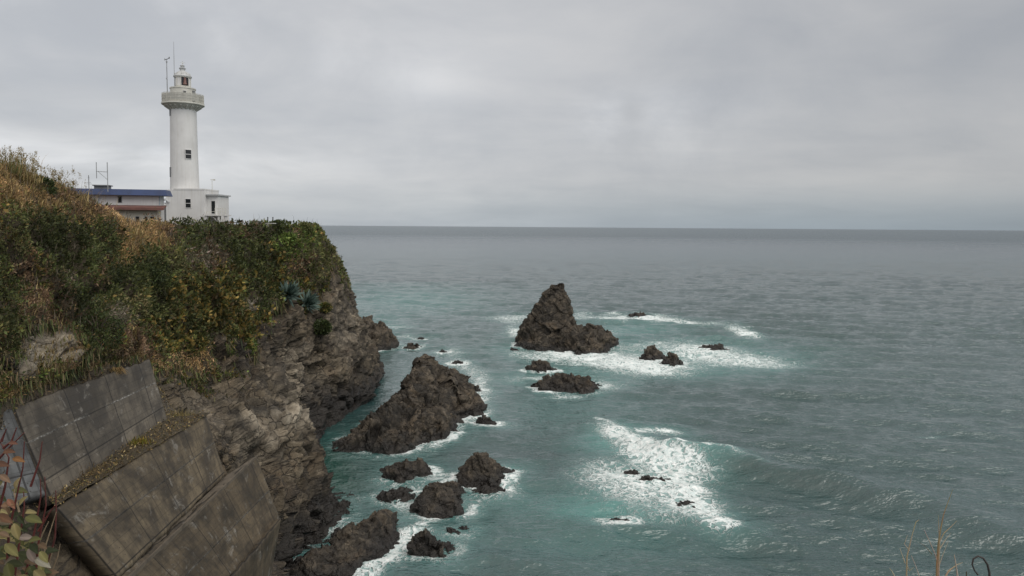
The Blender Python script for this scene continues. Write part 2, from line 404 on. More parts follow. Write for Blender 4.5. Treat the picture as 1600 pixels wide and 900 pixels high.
# where walls stand, on the plateau and in the vegetation the rock is calmer
wallzone = sstep(P0[:, 1], 24, 30) * (1 - sstep(P0[:, 1], 49, 53)) * sstep(ROW, 6.7, 6.95)
LIMX = [-400, 0, 120, 200, 250, 290, 340, 380, 405, 430, 455, 490, 508, 525, 545, 600]
LIMY = [670, 650, 615, 592, 580, 572, 575, 545, 500, 470, 480, 470, 440, 405, 415, 380]
pn = fbm(P0 / 3.5, 4, 3)
lim = np.interp(px0, LIMX, LIMY)
veg = sstep(lim - py0 + pn * 85, -22, 26)
veg = veg * sstep(P0[:, 2], 6, 11)
bare = np.zeros(len(P0))
for bx, by, rx, ry in ((62, 545, 52, 42), (25, 575, 40, 25), (382, 478, 14, 20), (272, 520, 10, 7), (455, 470, 20, 45), (470, 520, 60, 30)):
    bare = np.maximum(bare, np.exp(-(((px0 - bx) / rx) ** 2 + ((py0 - by) / ry) ** 2) ** 1.5))
veg = veg * (1 - np.clip(bare * 1.5 - 0.2 + pn * 0.4, 0, 1) * (P0[:, 1] > 24))
veg = np.where(ROW < 4, 1.0, veg); veg = veg * (1 - wallzone * sstep(ROW, 6.85, 7.05))
veg = np.where((P0[:, 1] < 24), np.clip(1 - (25 - P0[:, 2]) / 8, 0, 1), veg)
amp = (1 - 0.55 * veg) * (1 - 0.93 * wallzone) * np.where(ROW < 4.0, 0.06, 1.0) * np.clip(0.35 + (ROW - 4), 0.1, 1)
amp *= 1 - 0.35 * sstep(px0, 490, 540)
amp *= np.clip((P0[:, 1] - 8) / 20, 0.12, 1)
f1, e1 = facets(P0, 5.2, 21); f2, e2 = facets(P0, 2.2, 31); f3, e3 = facets(P0, 0.9, 41)
big = fbm(P0 / 9.0, 3, 5) * 1.5
b1, g1, t1 = blocks(P0, 5.2, 61); b2, g2, t2 = blocks(P0, 2.3, 63); b3, g3, t3 = blocks(P0, 1.0, 65)
disp = amp * (big + f1 * 0.50 + f2 * 0.22 + b1 * 0.60 + b2 * 0.66 + b3 * 0.42 + ledges(P0, 3.4, 67) * 0.26 + ledges(P0, 1.2, 68) * 0.12 - 0.55 * (1 - sstep(e1, 0, .10)) - 0.25 * (1 - sstep(g2, 0, .07)))
tone = 0.5 + 0.55 * (0.4 * (t1 - .5) + 0.7 * (t2 - .5) + 0.5 * (t3 - .5)) * 2 * (1 - wallzone)
disp = np.where(P0[:, 2] < 0.5, disp * 0.5, disp)
D0 = N0.reshape(-1, 3).copy(); D0[:, 2] *= np.where(ROW < 5, 0.25, 0.7)
CL = P0 + D0 * disp[:, None]
wet = 1 - sstep(CL[:, 2] + fbm(P0 / 2.0, 3, 9) * 2.6 + 0.0, 1.2, 6.5)
cove = np.exp(-(((px0 - 535) / 85) ** 2 + ((py0 - 662) / 44) ** 2)); wet = np.clip(wet + 1.0 * cove * (P0[:, 1] > 88), 0, 1)  # cove recess: wet rock, with the recess's shade put into the same darkening
pale = np.zeros(len(P0))
for bx, by, rx, ry, a in ((62, 545, 56, 46, 1.0), (455, 600, 34, 50, .55), (450, 560, 28, 28, .6), (400, 690, 50, 40, .45), (440, 655, 30, 22, .9), (380, 668, 26, 16, .8), (384, 478, 12, 20, 1), (300, 640, 50, 40, .35), (540, 520, 30, 60, .35), (490, 600, 40, 40, .3)):
    pale = np.maximum(pale, a * np.exp(-(((px0 - bx) / rx) ** 2 + ((py0 - by) / ry) ** 2)))
pale *= (P0[:, 1] > 24) * (1 - veg)
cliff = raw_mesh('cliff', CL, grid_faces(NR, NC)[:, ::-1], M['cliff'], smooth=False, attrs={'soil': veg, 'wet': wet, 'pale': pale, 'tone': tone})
cliff['kind'] = 'structure'; cliff['label'] = 'tall brown rock cliff with vegetated top running out to the headland'
CG = CL.reshape(NR, NC, 3)
cpx, cpy = proj(CL)
vis_y = np.where((CL[:, 1] > 20), CL[:, 1], 1e9)
def on_cliff(px, py, r=5):
    for k in (1, 2, 4, 8):
        m_ = ((cpx - px) ** 2 + (cpy - py) ** 2 < (r * k) ** 2) & (CL[:, 1] > 20)
        if m_.any():
            i = np.where(m_)[0]; return CL[i[np.argmin(CL[i, 1])]].copy()
    return at(px, py, 90)

# ------------------------------------------------------------------ sea
BLOBS = []   # foam ellipses in picture pixels: x, y, rx, ry, angle (deg), amount
def foam(*a): BLOBS.append(a)
for f_ in (  # big rafts of white water
    (800, 497, 38, 7, 0, .8), (803, 520, 16, 10, 0, .9), (880, 553, 60, 8, 4, .75), (930, 560, 75, 13, 4, .8), (1010, 573, 72, 14, 3, 1.15), (1000, 540, 70, 7, -6, .5),
    (1090, 545, 60, 9, 0, .85), (1130, 560, 85, 13, 4, .8), (1190, 565, 60, 8, 6, .55), (1010, 498, 70, 5, 3, 1.15), (930, 497, 40, 4, 0, .5), (1090, 506, 45, 3, 3, .7),
    (1163, 520, 24, 8, 15, 1.1), (905, 490, 14, 6, 0, .5), (840, 560, 40, 6, 10, .7), (925, 602, 48, 9, 4, .95), (845, 590, 55, 5, 0, .75), (885, 620, 40, 4, 0, .7), (940, 520, 30, 5, 0, .55),
    (960, 682, 34, 12, 25, 1.15), (990, 700, 42, 13, 25, 1.2), (1030, 718, 45, 11, 18, 1.0), (1080, 728, 50, 11, 16, .85), (1140, 722, 28, 4, 15, .8),
    (1010, 745, 85, 24, 4, .72), (970, 760, 70, 26, 4, .62), (1040, 775, 70, 24, 12, .72), (1075, 765, 34, 20, 45, 1.05), (1100, 795, 45, 16, 35, .85), (1040, 805, 85, 17, 4, .5), (940, 735, 50, 18, 0, .4), (1105, 815, 36, 12, 20, .6),
    (612, 510, 26, 4, 0, .95), (640, 526, 40, 4, 0, .6), (598, 546, 30, 4, 0, .55), (725, 572, 30, 12, 25, .62), (750, 600, 18, 20, 0, .75), (750, 630, 25, 12, -25, .85), (720, 660, 30, 9, -25, .8), (690, 688, 34, 9, -18, 1.05), (770, 662, 40, 8, 10, .55), (705, 550, 30, 5, 0, .55),
    (600, 712, 60, 4, -4, .55), (570, 660, 20, 5, -40, .5),
    (775, 770, 42, 12, 0, .8), (790, 745, 22, 9, 30, .8), (730, 800, 32, 14, -20, .8), (655, 825, 40, 9, -35, .75), (640, 775, 44, 6, 0, .6), (650, 805, 30, 8, 0, .8), (640, 838, 30, 12, -30, .8), (712, 838, 28, 9, 0, .75), (585, 878, 48, 17, -22, 1.1), (625, 858, 36, 14, -25, .95), (560, 895, 30, 10, 0, .9), (690, 862, 40, 7, 0, .6),
    (1455, 682, 22, 3, -3, .55), (455, 880, 20, 12, 0, .6), (850, 806, 60, 4, 5, .0)): foam(*f_)
TEAL = ((900, 545, 130, 30, .75), (1060, 560, 180, 30, .8), (990, 515, 100, 16, .6), (880, 590, 130, 22, .6), (960, 690, 60, 24, .9), (1060, 722, 80, 16, .9), (960, 795, 130, 28, .9), (1020, 760, 100, 40, .5), (640, 470, 130, 26, .55), (600, 500, 60, 40, .4),
        (880, 640, 140, 40, .3), (820, 790, 90, 40, .38), (930, 840, 200, 60, .3), (700, 590, 100, 90, .25), (1190, 570, 70, 14, .6), (520, 800, 40, 60, .2))
DEEP_AND_SHADE = ((515, 740, 60, 60, 1.0), (560, 730, 50, 40, .5), (1150, 745, 120, 18, .25))  # dark cove water; the last blob paints shade on the swell front
# fan of columns around the camera, rows spaced as the eye sees them
ang = np.concatenate([np.radians(np.linspace(-80, -42, 60, endpoint=False)), np.radians(np.linspace(-42, 42, 1080, endpoint=False)), np.radians(np.linspace(42, 80, 60))])
ys = np.concatenate([np.linspace(1500, 920, 40, endpoint=False), np.linspace(920, 360, 800, endpoint=False), np.linspace(360, 354.6, 60)])
dist = CAMZ * FPX / (ys - 354.0); dist = np.concatenate([dist, [70000.0]])
A_, R_ = np.meshgrid(ang, dist); nR, nA = A_.shape
SX = (np.tan(np.clip(A_, -1.3, 1.3)) * R_ * 1.0); SYY = R_ + 0 * A_
SP = np.stack([SX, SYY, 0 * SX], -1).reshape(-1, 3)
gap = np.repeat(np.gradient(dist), nA) if False else np.repeat(np.abs(np.gradient(dist)), nA)
spx, spy = proj(SP)
wr = np.random.default_rng(5)
dx = np.zeros(len(SP)); dy = np.zeros(len(SP)); dz = np.zeros(len(SP))
grp = 0.75 + 0.5 * fbm(SP / np.array([60, 45, 1.0]), 3, 77)           # sets of waves, gusts
lee = 1 - 0.55 * np.exp(-(((spx - 640) / 260) ** 2 + ((spy - 720) / 260) ** 2))
for k in range(64):
    lam = 1.5 * (26 / 1.5) ** ((k + wr.random()) / 64); kk = 2 * math.pi / lam
    th = math.radians(-100 + wr.normal() * (24 if lam < 10 else 16)); cx, cy = math.cos(th), math.sin(th)
    a = 0.0100 * lam * (0.9 if lam < 2.6 else 1.0 if lam < 7 else (7 / lam) ** 0.9); ph = wr.random() * 6.283
    fade = np.clip(2.0 - 3.2 * gap * abs(cy) / lam, 0, 1)
    arg = kk * (SP[:, 0] * cx + SP[:, 1] * cy) + ph; amp_ = a * fade * grp * lee
    s, c = np.sin(arg), np.cos(arg)
    dz += amp_ * s; dx += 0.4 * amp_ * c * cx; dy += 0.4 * amp_ * c * cy
# the long swell that breaks over the drowned rocks
swell = np.array([sea_at(*p)[:2] for p in ((925, 655), (985, 688), (1050, 712), (1150, 730), (1250, 750), (1350, 776), (1450, 802), (1620, 858), (1800, 915))])
near = (SP[:, 1] < 160) & (SP[:, 0] > -10); q = SP[near][:, :2]; best = np.full(len(q), 1e9); sd = np.zeros(len(q)); tt = np.zeros(len(q))
for i, (p0, p1) in enumerate(zip(swell[:-1], swell[1:])):
    d = p1 - p0; L2 = d @ d; t = np.clip(((q - p0) @ d) / L2, 0, 1); e = q - (p0 + t[:, None] * d); dd = np.hypot(e[:, 0], e[:, 1])
    u = dd < best; best[u] = dd[u]; sg = np.sign(d[0] * (q[:, 1] - p0[1]) - d[1] * (q[:, 0] - p0[0])); sd[u] = (sg * dd)[u]; tt[u] = (i + t)[u]
wob = fbm(np.c_[q / 9.0, 0 * q[:, 0]], 3, 8) * 1.4; sd = sd + wob
prof = np.where(sd > 0, np.exp(-(sd / 6.0) ** 2), np.exp(-(sd / 3.3) ** 2))
swA = np.interp(tt, [0, 1, 2, 3, 5, 7, 8], [.15, .6, .85, .95, .75, .65, .6])
dz[near] += prof * swA * 1.9; dy[near] -= prof * swA * 0.25
fo = np.zeros(len(SP)); te = np.zeros(len(SP)); de = np.zeros(len(SP))
win = (spx > 350) & (spx < 1700) & (spy > 440); wx, wy = spx[win], spy[win]
wpx = wx + 10 * fbm(SP[win] / 5.0, 3, 61); wpy = wy + 4.0 * fbm(SP[win] / 5.0, 3, 62)
f_ = np.zeros(len(wx))
for x, y, rx, ry, an, a in BLOBS:
    c, s = math.cos(math.radians(an)), math.sin(math.radians(an)); u = ((wpx - x) * c + (wpy - y) * s) / rx; v = (-(wpx - x) * s + (wpy - y) * c) / ry
    r = u * u + v * v; f_ = 1 - (1 - f_) * (1 - np.clip(a * (0.66 if y < 640 else 0.57) * np.exp(-r * 0.85), 0, 1))
fo[win] = f_
for arr, lst in ((te, TEAL), (de, DEEP_AND_SHADE)):
    t_ = np.zeros(len(wx))
    for x, y, rx, ry, a in lst: t_ = np.maximum(t_, a * np.exp(-(((wpx - x) / rx) ** 2 + ((wpy - y) / ry) ** 2)))
    arr[win] = t_
crest = np.zeros(len(SP)); crest[near] = np.exp(-((sd - 0.3) / 0.7) ** 2) * np.interp(tt, [0, 1, 2.6, 3.1, 3.6, 5.5, 5.8, 6.1, 8], [.6, .8, .9, .6, 0.15, .0, .1, 0, .0])
fo = np.maximum(fo, crest * np.clip(0.6 + fbm(SP / 2.2, 3, 12) * 1.2, 0, 1))
caps = sstep(fbm(SP / np.array([7.0, 3.0, 1.0]), 4, 91), 0.62, 0.75) * sstep(dz, 0.3, 0.6) * (SP[:, 1] < 900); fo = np.maximum(fo, caps * 0.75)
lump = fo > 0.5
dz[lump] += 0.35 * (fo[lump] - 0.5) * (0.6 + fbm(SP[lump] / 0.9, 3, 14))
ROCKFOOT = []     # (x, y, radius) of rocks for the white fringe
# ------------------------------------------------------------------ rocks standing in the sea
def rock(name_label, crest, n=150, seed=0, p=1.25, rough=1.0, size=None, wetline=1.0, zmax_clip=None):
    """crest: (px, py, Y, left px, right px, front m, back m) points of the skyline with the half widths of the rock's foot there"""
    cs = []
    for px, py, Y, wl, wr_, wf, wb in crest:
        P = at(px, py, Y); cs.append(np.array([P[0], P[1], max(P[2], 0.15), wl * Y / FPX, wr_ * Y / FPX, wf, wb]))
    cs = np.array(cs)
    if len(cs) > 1:
        t = np.linspace(0, len(cs) - 1, (len(cs) - 1) * 9 + 1); k = np.minimum(t.astype(int), len(cs) - 2); u = (t - k)[:, None]; cs = cs[k] * (1 - u) + cs[k + 1] * u
    x0, x1 = (cs[:, 0] - cs[:, 3] * 1.4).min(), (cs[:, 0] + cs[:, 4] * 1.4).max(); y0, y1 = (cs[:, 1] - cs[:, 5] * 1.4).min(), (cs[:, 1] + cs[:, 6] * 1.4).max()
    org = np.array([(x0 + x1) / 2, (y0 + y1) / 2, 0.0])
    nx = n; ny = int(np.clip(n * (y1 - y0) / (x1 - x0), n * .6, n * 1.6))
    gx, gy = np.meshgrid(np.linspace(x0, x1, nx), np.linspace(y0, y1, ny)); P = np.stack([gx, gy, 0 * gx], -1).reshape(-1, 3)
    S = size or max(1.0, min(x1 - x0, y1 - y0)); s0 = S / 3.2
    Pw = P + np.stack([fbm(P / s0 * 1.3, 3, seed + 1), fbm(P / s0 * 1.3, 3, seed + 2), 0 * P[:, 0]], 1) * s0 * 0.42 * rough
    z = np.full(len(P), -9.0)
    for c in cs:
        ux = Pw[:, 0] - c[0]; uy = Pw[:, 1] - c[1]
        r = np.sqrt((ux / np.where(ux < 0, c[3], c[4])) ** 2 + (uy / np.where(uy < 0, c[5], c[6])) ** 2)
        z = np.maximum(z, c[2] * (1 - r ** p))
    z = np.maximum(z, -1.6); P[:, 2] = z
    Gd = P.reshape(ny, nx, 3); N = grid_normals(Gd).reshape(-1, 3); N = np.where(N[:, 2:3] < 0, -N, N)
    Q = P + org * 0.0 + seed * 13.1
    fa, ea = facets(Q, s0 * 1.0, seed + 3); fb_, eb = facets(Q, s0 * 0.45, seed + 7); fc, ec = facets(Q, s0 * 0.2, seed + 11)
    ba, ga, ta = blocks(Q, s0 * 1.15, seed + 61); bb, gb, tb = blocks(Q, s0 * 0.50, seed + 63); bc, gc, tc_ = blocks(Q, s0 * 0.19, seed + 65)
    tone_ = 0.5 + 0.5 * (0.4 * (ta - .5) + 0.7 * (tb - .5) + 0.5 * (tc_ - .5)) * 2
    d = rough * (fa * 0.55 + fb_ * 0.16 + ba * 0.95 + bb * 0.66 + bc * 0.34 + ledges(Q, s0 * .55, seed + 67) * 0.34 - s0 * .05 * (1 - sstep(gb, 0, .07)) + fbm(Q / s0, 3, seed) * s0 * 0.30 - s0 * .10 * (1 - sstep(ea, 0, .1)) - s0 * .05 * (1 - sstep(eb, 0, .12)))
    d *= sstep(z, -1.5, 0.6) * 0.85 + 0.15
    V = P + N * d[:, None]; Fq = grid_faces(ny, nx)
    keep = (V[Fq, 2].max(1) > -0.8); Fq = Fq[keep]
    used = np.unique(Fq); mp = np.full(len(V), -1); mp[used] = np.arange(len(used)); V = V[used]; Fq = mp[Fq]
    wl_ = wetline * (1 - sstep(V[:, 2] + fbm(V / 1.2, 2, 9) * 0.7, 0.4, 1.8))
    o = raw_mesh('rock', V - org, Fq, M['rock'], attrs={'wet': wl_, 'soil': np.zeros(len(V)), 'pale': np.zeros(len(V)), 'tone': tone_[used]})
    o.location = org; tag(o, name_label[0], 'rock', name_label[1] if len(name_label) > 1 else None)
    edge = V[np.abs(V[:, 2]) < 0.25]; ROCKFOOT.append(edge[:: max(1, len(edge) // 260)][:, :2])
    return o
def small_rock(label, px, pyb, w, h, seed, lean=0.0, group=None, wet=1.0, n=60, depth=0.8):
    Yb = sea_at(px, pyb)[1]; wm = w * Yb / FPX / 2; D = wm * depth; Y = Yb + D
    rock((label, group) if group else (label,), [(px + lean * w - w * .12, pyb - h, Y, w * .42, w * .45, D, D), (px + w * .2, pyb - h * .55, Y, w * .3, w * .34, D * .7, D)], n, seed, 1.3, 0.9, wetline=wet)

rock(('tall shark fin shaped sea stack leaning right, the largest rock out in the water',),
     [(811, 527, 187, 6, 16, 5, 4), (824, 494, 188, 14, 30, 9, 6), (838, 473, 188.5, 18, 36, 11, 6), (850, 457, 189, 22, 34, 11.5, 6), (863, 445, 189.5, 20, 26, 11.5, 6), (880, 440, 189.5, 26, 11, 11, 5), (885, 462, 189, 26, 12, 10, 5), (889, 484, 188, 26, 12, 9, 5), (896, 505, 187, 26, 12, 8, 5)], 260, 3, 1.25, 0.5, size=10)
rock(('low jagged rock joined to the right foot of the tall sea stack',),
     [(880, 520, 180, 18, 20, 6, 6), (903, 512, 178, 26, 28, 6.5, 6), (924, 511, 178, 28, 22, 6.5, 5), (938, 508, 184, 16, 14, 4, 4), (947, 514, 185, 10, 10, 3, 3), (958, 524, 186, 8, 6, 2.5, 2.5)], 170, 5, 1.3, 0.75, size=10)
rock(('long broad rock ridge lying beside the cliff foot, the largest of the inshore rocks',),
     [(534, 708, 97, 12, 20, 2, 2), (556, 690, 98, 24, 40, 3, 3), (588, 655, 100.5, 34, 62, 5, 4), (613, 628, 104, 34, 70, 7, 4), (638, 598, 110, 30, 76, 8.5, 4), (653, 577, 116, 26, 76, 9, 4), (668, 557, 124, 22, 46, 8, 5)], 300, 11, 1.6, 0.7, size=11)
rock(('steep brown shoulder on the seaward flank of the long rock ridge',),
     [(674, 564, 125, 24, 26, 6, 4), (700, 571, 123, 34, 34, 7, 4), (722, 592, 121, 32, 24, 6, 4), (737, 622, 119.5, 26, 14, 4, 3)], 170, 17, 1.9, 0.65, size=9)
rock(('blocky lower spur at the front right of the long rock ridge',),
     [(650, 636, 104, 40, 28, 4, 4), (680, 640, 105, 30, 30, 3.5, 4), (698, 656, 106, 20, 12, 3, 3)], 130, 19, 2.0, 0.65, size=7)
rock(('dark low promontory rock sticking out behind the cliff tip',),
     [(535, 500, 184, 60, 30, 9, 9), (575, 502, 183, 40, 26, 8, 8), (594, 508, 182, 26, 20, 7, 7), (606, 524, 181, 16, 10, 5, 5)], 150, 23, 1.8, 0.7, size=10)
rock(('brown wedge rock with a level wet skirt, between the long ridge and the round boulder',),
     [(608, 737, 87, 18, 20, 1.5, 2), (636, 716, 87, 44, 38, 2.8, 2.4), (656, 726, 87.5, 28, 22, 2.2, 2)], 150, 29, 1.5, 0.6, size=5)
small_rock('flat black wet slab at the foot of the brown wedge rock', 618, 781, 46, 14, 31, n=70)
rock(('tall brown boulder with a pointed top, outermost of the near rocks',),
     [(734, 724, 85.5, 22, 28, 2.4, 2), (750, 711, 85.5, 36, 36, 3.2, 2.4), (774, 725, 87, 26, 22, 2.6, 2), (787, 739, 88, 14, 9, 1.4, 1.4)], 150, 37, 1.8, 0.6, size=5)
small_rock('small black wet stone at the right foot of the pointed brown boulder', 760, 776, 44, 14, 38, n=60)
rock(('large rounded grey brown boulder in white water, between the wedge and pointed boulders',),
     [(670, 776, 77, 26, 34, 2.8, 2.2), (690, 762, 78.5, 42, 34, 4.4, 2.4), (711, 752, 81.5, 24, 14, 3.2, 2)], 160, 41, 2.0, 0.55, size=5)
small_rock('low dark boulder awash, nearest below the rounded grey brown boulder', 671, 868, 62, 31, 43, n=90)
small_rock('small black stone in foam under the rounded grey brown boulder', 703, 838, 30, 12, 45)
small_rock('small black stone in foam, second under the rounded grey brown boulder', 724, 830, 16, 9, 46)
rock(('long dark log shaped rock slanting out of the bottom cove, foam along its seaward side',),
     [(440, 905, 60.5, 40, 40, 2.5, 2), (470, 886, 61.5, 40, 50, 2.8, 2), (510, 858, 63.2, 40, 56, 3.2, 2), (548, 830, 65.8, 36, 54, 3.2, 1.8), (582, 804, 69.2, 34, 40, 3.2, 1.6), (606, 802, 71, 26, 17, 2.6, 1.4)], 200, 47, 1.8, 0.6, size=5)
rock(('low black rock shelf at the cliff foot behind the long log shaped rock',),
     [(430, 838, 70, 40, 40, 3, 3), (462, 822, 71, 34, 34, 2.4, 2.4), (500, 818, 73, 30, 30, 2, 2), (528, 806, 75, 20, 16, 1.6, 1.6)], 150, 53, 1.4, 1.0, size=4)
rock(('squat rounded dark rock at the tip of the near cliff spur',), [(516, 790, 78, 20, 20, 2, 2), (536, 778, 79, 16, 11, 1.8, 1.6)], 100, 59, 1.7, 0.8, size=4)
rock(('dark oval reef rock nearest in front of the tall sea stack',),
     [(850, 590, 135, 12, 16, 3, 3), (872, 587, 136, 26, 28, 4.5, 3), (902, 588, 136, 26, 28, 4.5, 3), (918, 600, 135, 16, 14, 3, 2)], 140, 61, 1.5, 1.0, size=6)
small_rock('small black stone at the right end of the dark oval reef rock', 934, 606, 18, 6, 63)
rock(('low domed dark rock between the tall sea stack and the oval reef rock',), [(830, 570, 153, 10, 16, 2.5, 2.5), (843, 563, 153, 22, 24, 3, 2.5), (858, 571, 153, 14, 12, 2.2, 2)], 100, 67, 1.5, 0.9, size=5)
rock(('pointed dark rock rising out of the widest white foam right of the stack',), [(1012, 551, 165, 10, 14, 2, 2), (1021, 541, 166, 18, 18, 3, 2.5), (1032, 552, 166, 10, 10, 2, 2)], 90, 71, 1.25, 0.8, size=5)
rock(('rounded dark rock beside the pointed rock in the widest foam',), [(1040, 557, 160, 10, 14, 2, 2), (1052, 554, 160, 16, 15, 2.6, 2)], 80, 73, 1.6, 0.8, size=4)
small_rock('flat dark rock awash beyond the foam, rightmost of the rocks near the stack', 1112, 548, 34, 11, 75)
small_rock('small flat black stone at the right end of the rightmost flat rock', 1131, 549, 16, 6, 76)
small_rock('small black rock with a wave breaking behind, farthest out of all', 995, 496, 30, 9, 79)
small_rock('pale grey rock with a peaked back in the channel off the cliff tip', 642, 544, 24, 9, 81, lean=.2, wet=.4)
small_rock('tiny dark stone just beyond the peaked rock off the cliff tip', 657, 531, 11, 5, 83)
small_rock('tiny dark stone in the channel behind the top of the long ridge', 692, 551, 12, 5, 85)
small_rock('tiny dark stone left of the sea stack foot, in a foam streak', 803, 548, 12, 5, 87)
small_rock('low wet stone awash behind the shoulder of the long ridge', 716, 569, 20, 5, 89)
small_rock('cluster of black wet stones against the right flank of the long ridge', 742, 614, 30, 12, 91, n=80)
small_rock('second black wet stone lower down the right flank of the long ridge', 738, 648, 26, 9, 92)
small_rock('dark stone shaped like a sitting bird, alone off the long ridge', 760, 664, 24, 15, 93, lean=-.12, n=70)
small_rock('black rock awash in the middle of the lacy foam patch', 1020, 754, 44, 9, 95, n=70, depth=.4)
small_rock('dark brown rock just showing at the top of the breaking swell', 1030, 680, 40, 5, 97, depth=.25)
small_rock('small dark stone between two foam tongues, upper of the lacy patch edge', 1076, 792, 28, 7, 99)
small_rock('round black stone at the lower right tip of the lacy foam patch', 1124, 822, 20, 10, 101)
small_rock('flat brown rock barely awash at the bottom of the lacy foam patch', 965, 814, 34, 3, 103, depth=.2)
small_rock('tiny black stone left of the middle of the lacy foam patch', 988, 741, 18, 4, 105)

# white fringe where the swell meets the rocks, then the sea itself
foot = np.concatenate([f for f in ROCKFOOT if len(f)])
sel = (SP[:, 1] < 215) & (SP[:, 0] > -45) & (SP[:, 0] < 70) & (SP[:, 1] > 55); ii = np.where(sel)[0]
cell = 1.0; gx0, gy0 = -50, 50
grid_d = np.full((140, 190), 9.0)
cxs, cys = np.meshgrid(np.arange(140) + gx0 + .5, np.arange(190) + gy0 + .5, indexing='ij')
for fx, fy in foot[::2]:
    a, b_ = int(fx - gx0), int(fy - gy0); s_ = (slice(max(a - 4, 0), a + 5), slice(max(b_ - 4, 0), b_ + 5))
    grid_d[s_] = np.minimum(grid_d[s_], np.hypot(cxs[s_] - fx, cys[s_] - fy))
gx = np.clip(SP[ii, 0] - gx0 - .5, 0, 138.9); gy = np.clip(SP[ii, 1] - gy0 - .5, 0, 188.9); ia, ib = gx.astype(int), gy.astype(int); fa, fb_ = gx - ia, gy - ib
fd = grid_d[ia, ib] * (1 - fa) * (1 - fb_) + grid_d[ia + 1, ib] * fa * (1 - fb_) + grid_d[ia, ib + 1] * (1 - fa) * fb_ + grid_d[ia + 1, ib + 1] * fa * fb_
gust = 0.55 + 0.6 * fbm(SP[ii] / 6.0, 3, 33)
calm = np.clip(1 - de[ii] * 1.2, 0, 1)
fo[ii] = np.maximum(fo[ii], np.clip(np.exp(-(np.maximum(fd - .4, 0) / 1.1) ** 2) * gust * .9, 0, .75) * calm)
te[ii] = np.maximum(te[ii], 0.35 * np.exp(-(fd / 4.0) ** 2) * calm)

m, w, b = newmat('sea_water')
P = w.n('ShaderNodeNewGeometry').outputs['Position']
fo_a, te_a, de_a = w.attr('foam'), w.attr('teal'), w.attr('deep_and_shade')
big = w.noise(w.vmul(P, (1, 1.6, 1)), 0.018, 4, 0.55)
body = w.mix(w.rng(big, 0.38, 0.62), (0.023, 0.058, 0.058), (0.036, 0.074, 0.077))
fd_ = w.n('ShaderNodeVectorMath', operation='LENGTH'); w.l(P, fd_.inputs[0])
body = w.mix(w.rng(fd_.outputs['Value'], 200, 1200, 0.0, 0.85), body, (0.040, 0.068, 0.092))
body = w.mix(w.m('MULTIPLY', te_a, 0.95), body, (0.070, 0.215, 0.200))
body = w.mix(w.m('MULTIPLY', de_a, 0.8), body, (0.012, 0.060, 0.045))
lace_v = w.n('ShaderNodeVectorMath', operation='ADD'); w.l(P, lace_v.inputs[0])
ln = w.n('ShaderNodeTexNoise'); w.l(P, ln.inputs['Vector']); ln.inputs['Scale'].default_value = 0.45; ln.inputs['Detail'].default_value = 5
w.l(w.vmul(ln.outputs['Color'], (4.2, 4.2, 0)), lace_v.inputs[1])
def lace(scale, width):
    v = w.n('ShaderNodeTexVoronoi', feature='DISTANCE_TO_EDGE'); w.l(w.vmul(lace_v.outputs[0], (1, .8, 0.0)), v.inputs['Vector']); v.inputs['Scale'].default_value = scale
    return w.rng(v.outputs['Distance'], 0.0, width, 1.0, 0.0)
pat = w.m('MAXIMUM', w.m('MULTIPLY', lace(0.62, 0.20), 0.85), lace(1.5, 0.24))
pat = w.m('ADD', w.m('MULTIPLY', pat, 0.62), w.m('MULTIPLY', w.noise(w.vmul(P, (1, 1.3, 1)), 0.55, 5, 0.62, 1.2), 0.72))
cover = w.m('ADD', w.m('MULTIPLY', fo_a, 0.98), w.m('SUBTRACT', pat, 1.0))
fmask = w.m('MULTIPLY', w.rng(cover, 0.03, 0.50, 0, 1, True), w.rng(fo_a, 0.02, 0.12))
body = w.mix(w.m('MULTIPLY', w.rng(fo_a, 0.04, 0.7), 0.8), body, w.mix(w.rng(fo_a, .25, .75), (0.12, 0.27, 0.26), (0.33, 0.47, 0.46)))
fcol = w.mix(w.rng(w.noise(P, 2.2, 4, .6), .35, .7), (0.88, 0.90, 0.90), (0.50, 0.63, 0.63))
w.put(w.mix(fmask, body, fcol), b.inputs['Base Color'])
gl_ = w.n('ShaderNodeVectorMath', operation='LENGTH'); w.l(P, gl_.inputs[0])
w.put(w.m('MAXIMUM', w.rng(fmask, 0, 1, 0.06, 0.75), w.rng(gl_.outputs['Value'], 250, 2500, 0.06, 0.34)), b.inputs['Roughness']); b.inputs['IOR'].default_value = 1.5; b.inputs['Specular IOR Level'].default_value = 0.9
cd = w.n('ShaderNodeCameraData').outputs['View Distance']
geo_d = w.n('ShaderNodeVectorMath', operation='LENGTH'); w.l(P, geo_d.inputs[0]); gd = geo_d.outputs['Value']
rp = w.noise(w.vmul(P, (0.55, 1.35, 1.0)), 1.15, 3, 0.55, 0.2)
mid = w.noise(w.vmul(P, (0.55, 1.2, 1.0)), 0.22, 5, 0.66, 0.2)
nb = bump(w, None, rp, 0.7, 0.5)
n2b = w.n('ShaderNodeBump'); w.l(mid, n2b.inputs['Height']); w.l(w.rng(gd, 150, 1500, 1.8, 2.3), n2b.inputs['Distance']); w.l(w.rng(gd, 80, 400, 0.25, 1.0), n2b.inputs['Strength']); w.l(nb, n2b.inputs['Normal'])
bump(w, b, w.m('ADD', w.m('MULTIPLY', fmask, 0.5), w.m('MULTIPLY', w.m('MULTIPLY', fmask, w.noise(P, 3.5, 5, .7)), 0.8)), 0.8, 0.25, n2b.outputs[0])
SV = SP + np.stack([dx, dy, dz], 1)
sea = raw_mesh('sea', SV, grid_faces(nR, nA), m, smooth=True, attrs={'foam': fo, 'teal': te, 'deep_and_shade': de})
sea['kind'] = 'structure'; sea['label'] = 'grey green sea with white surf reaching to the horizon'

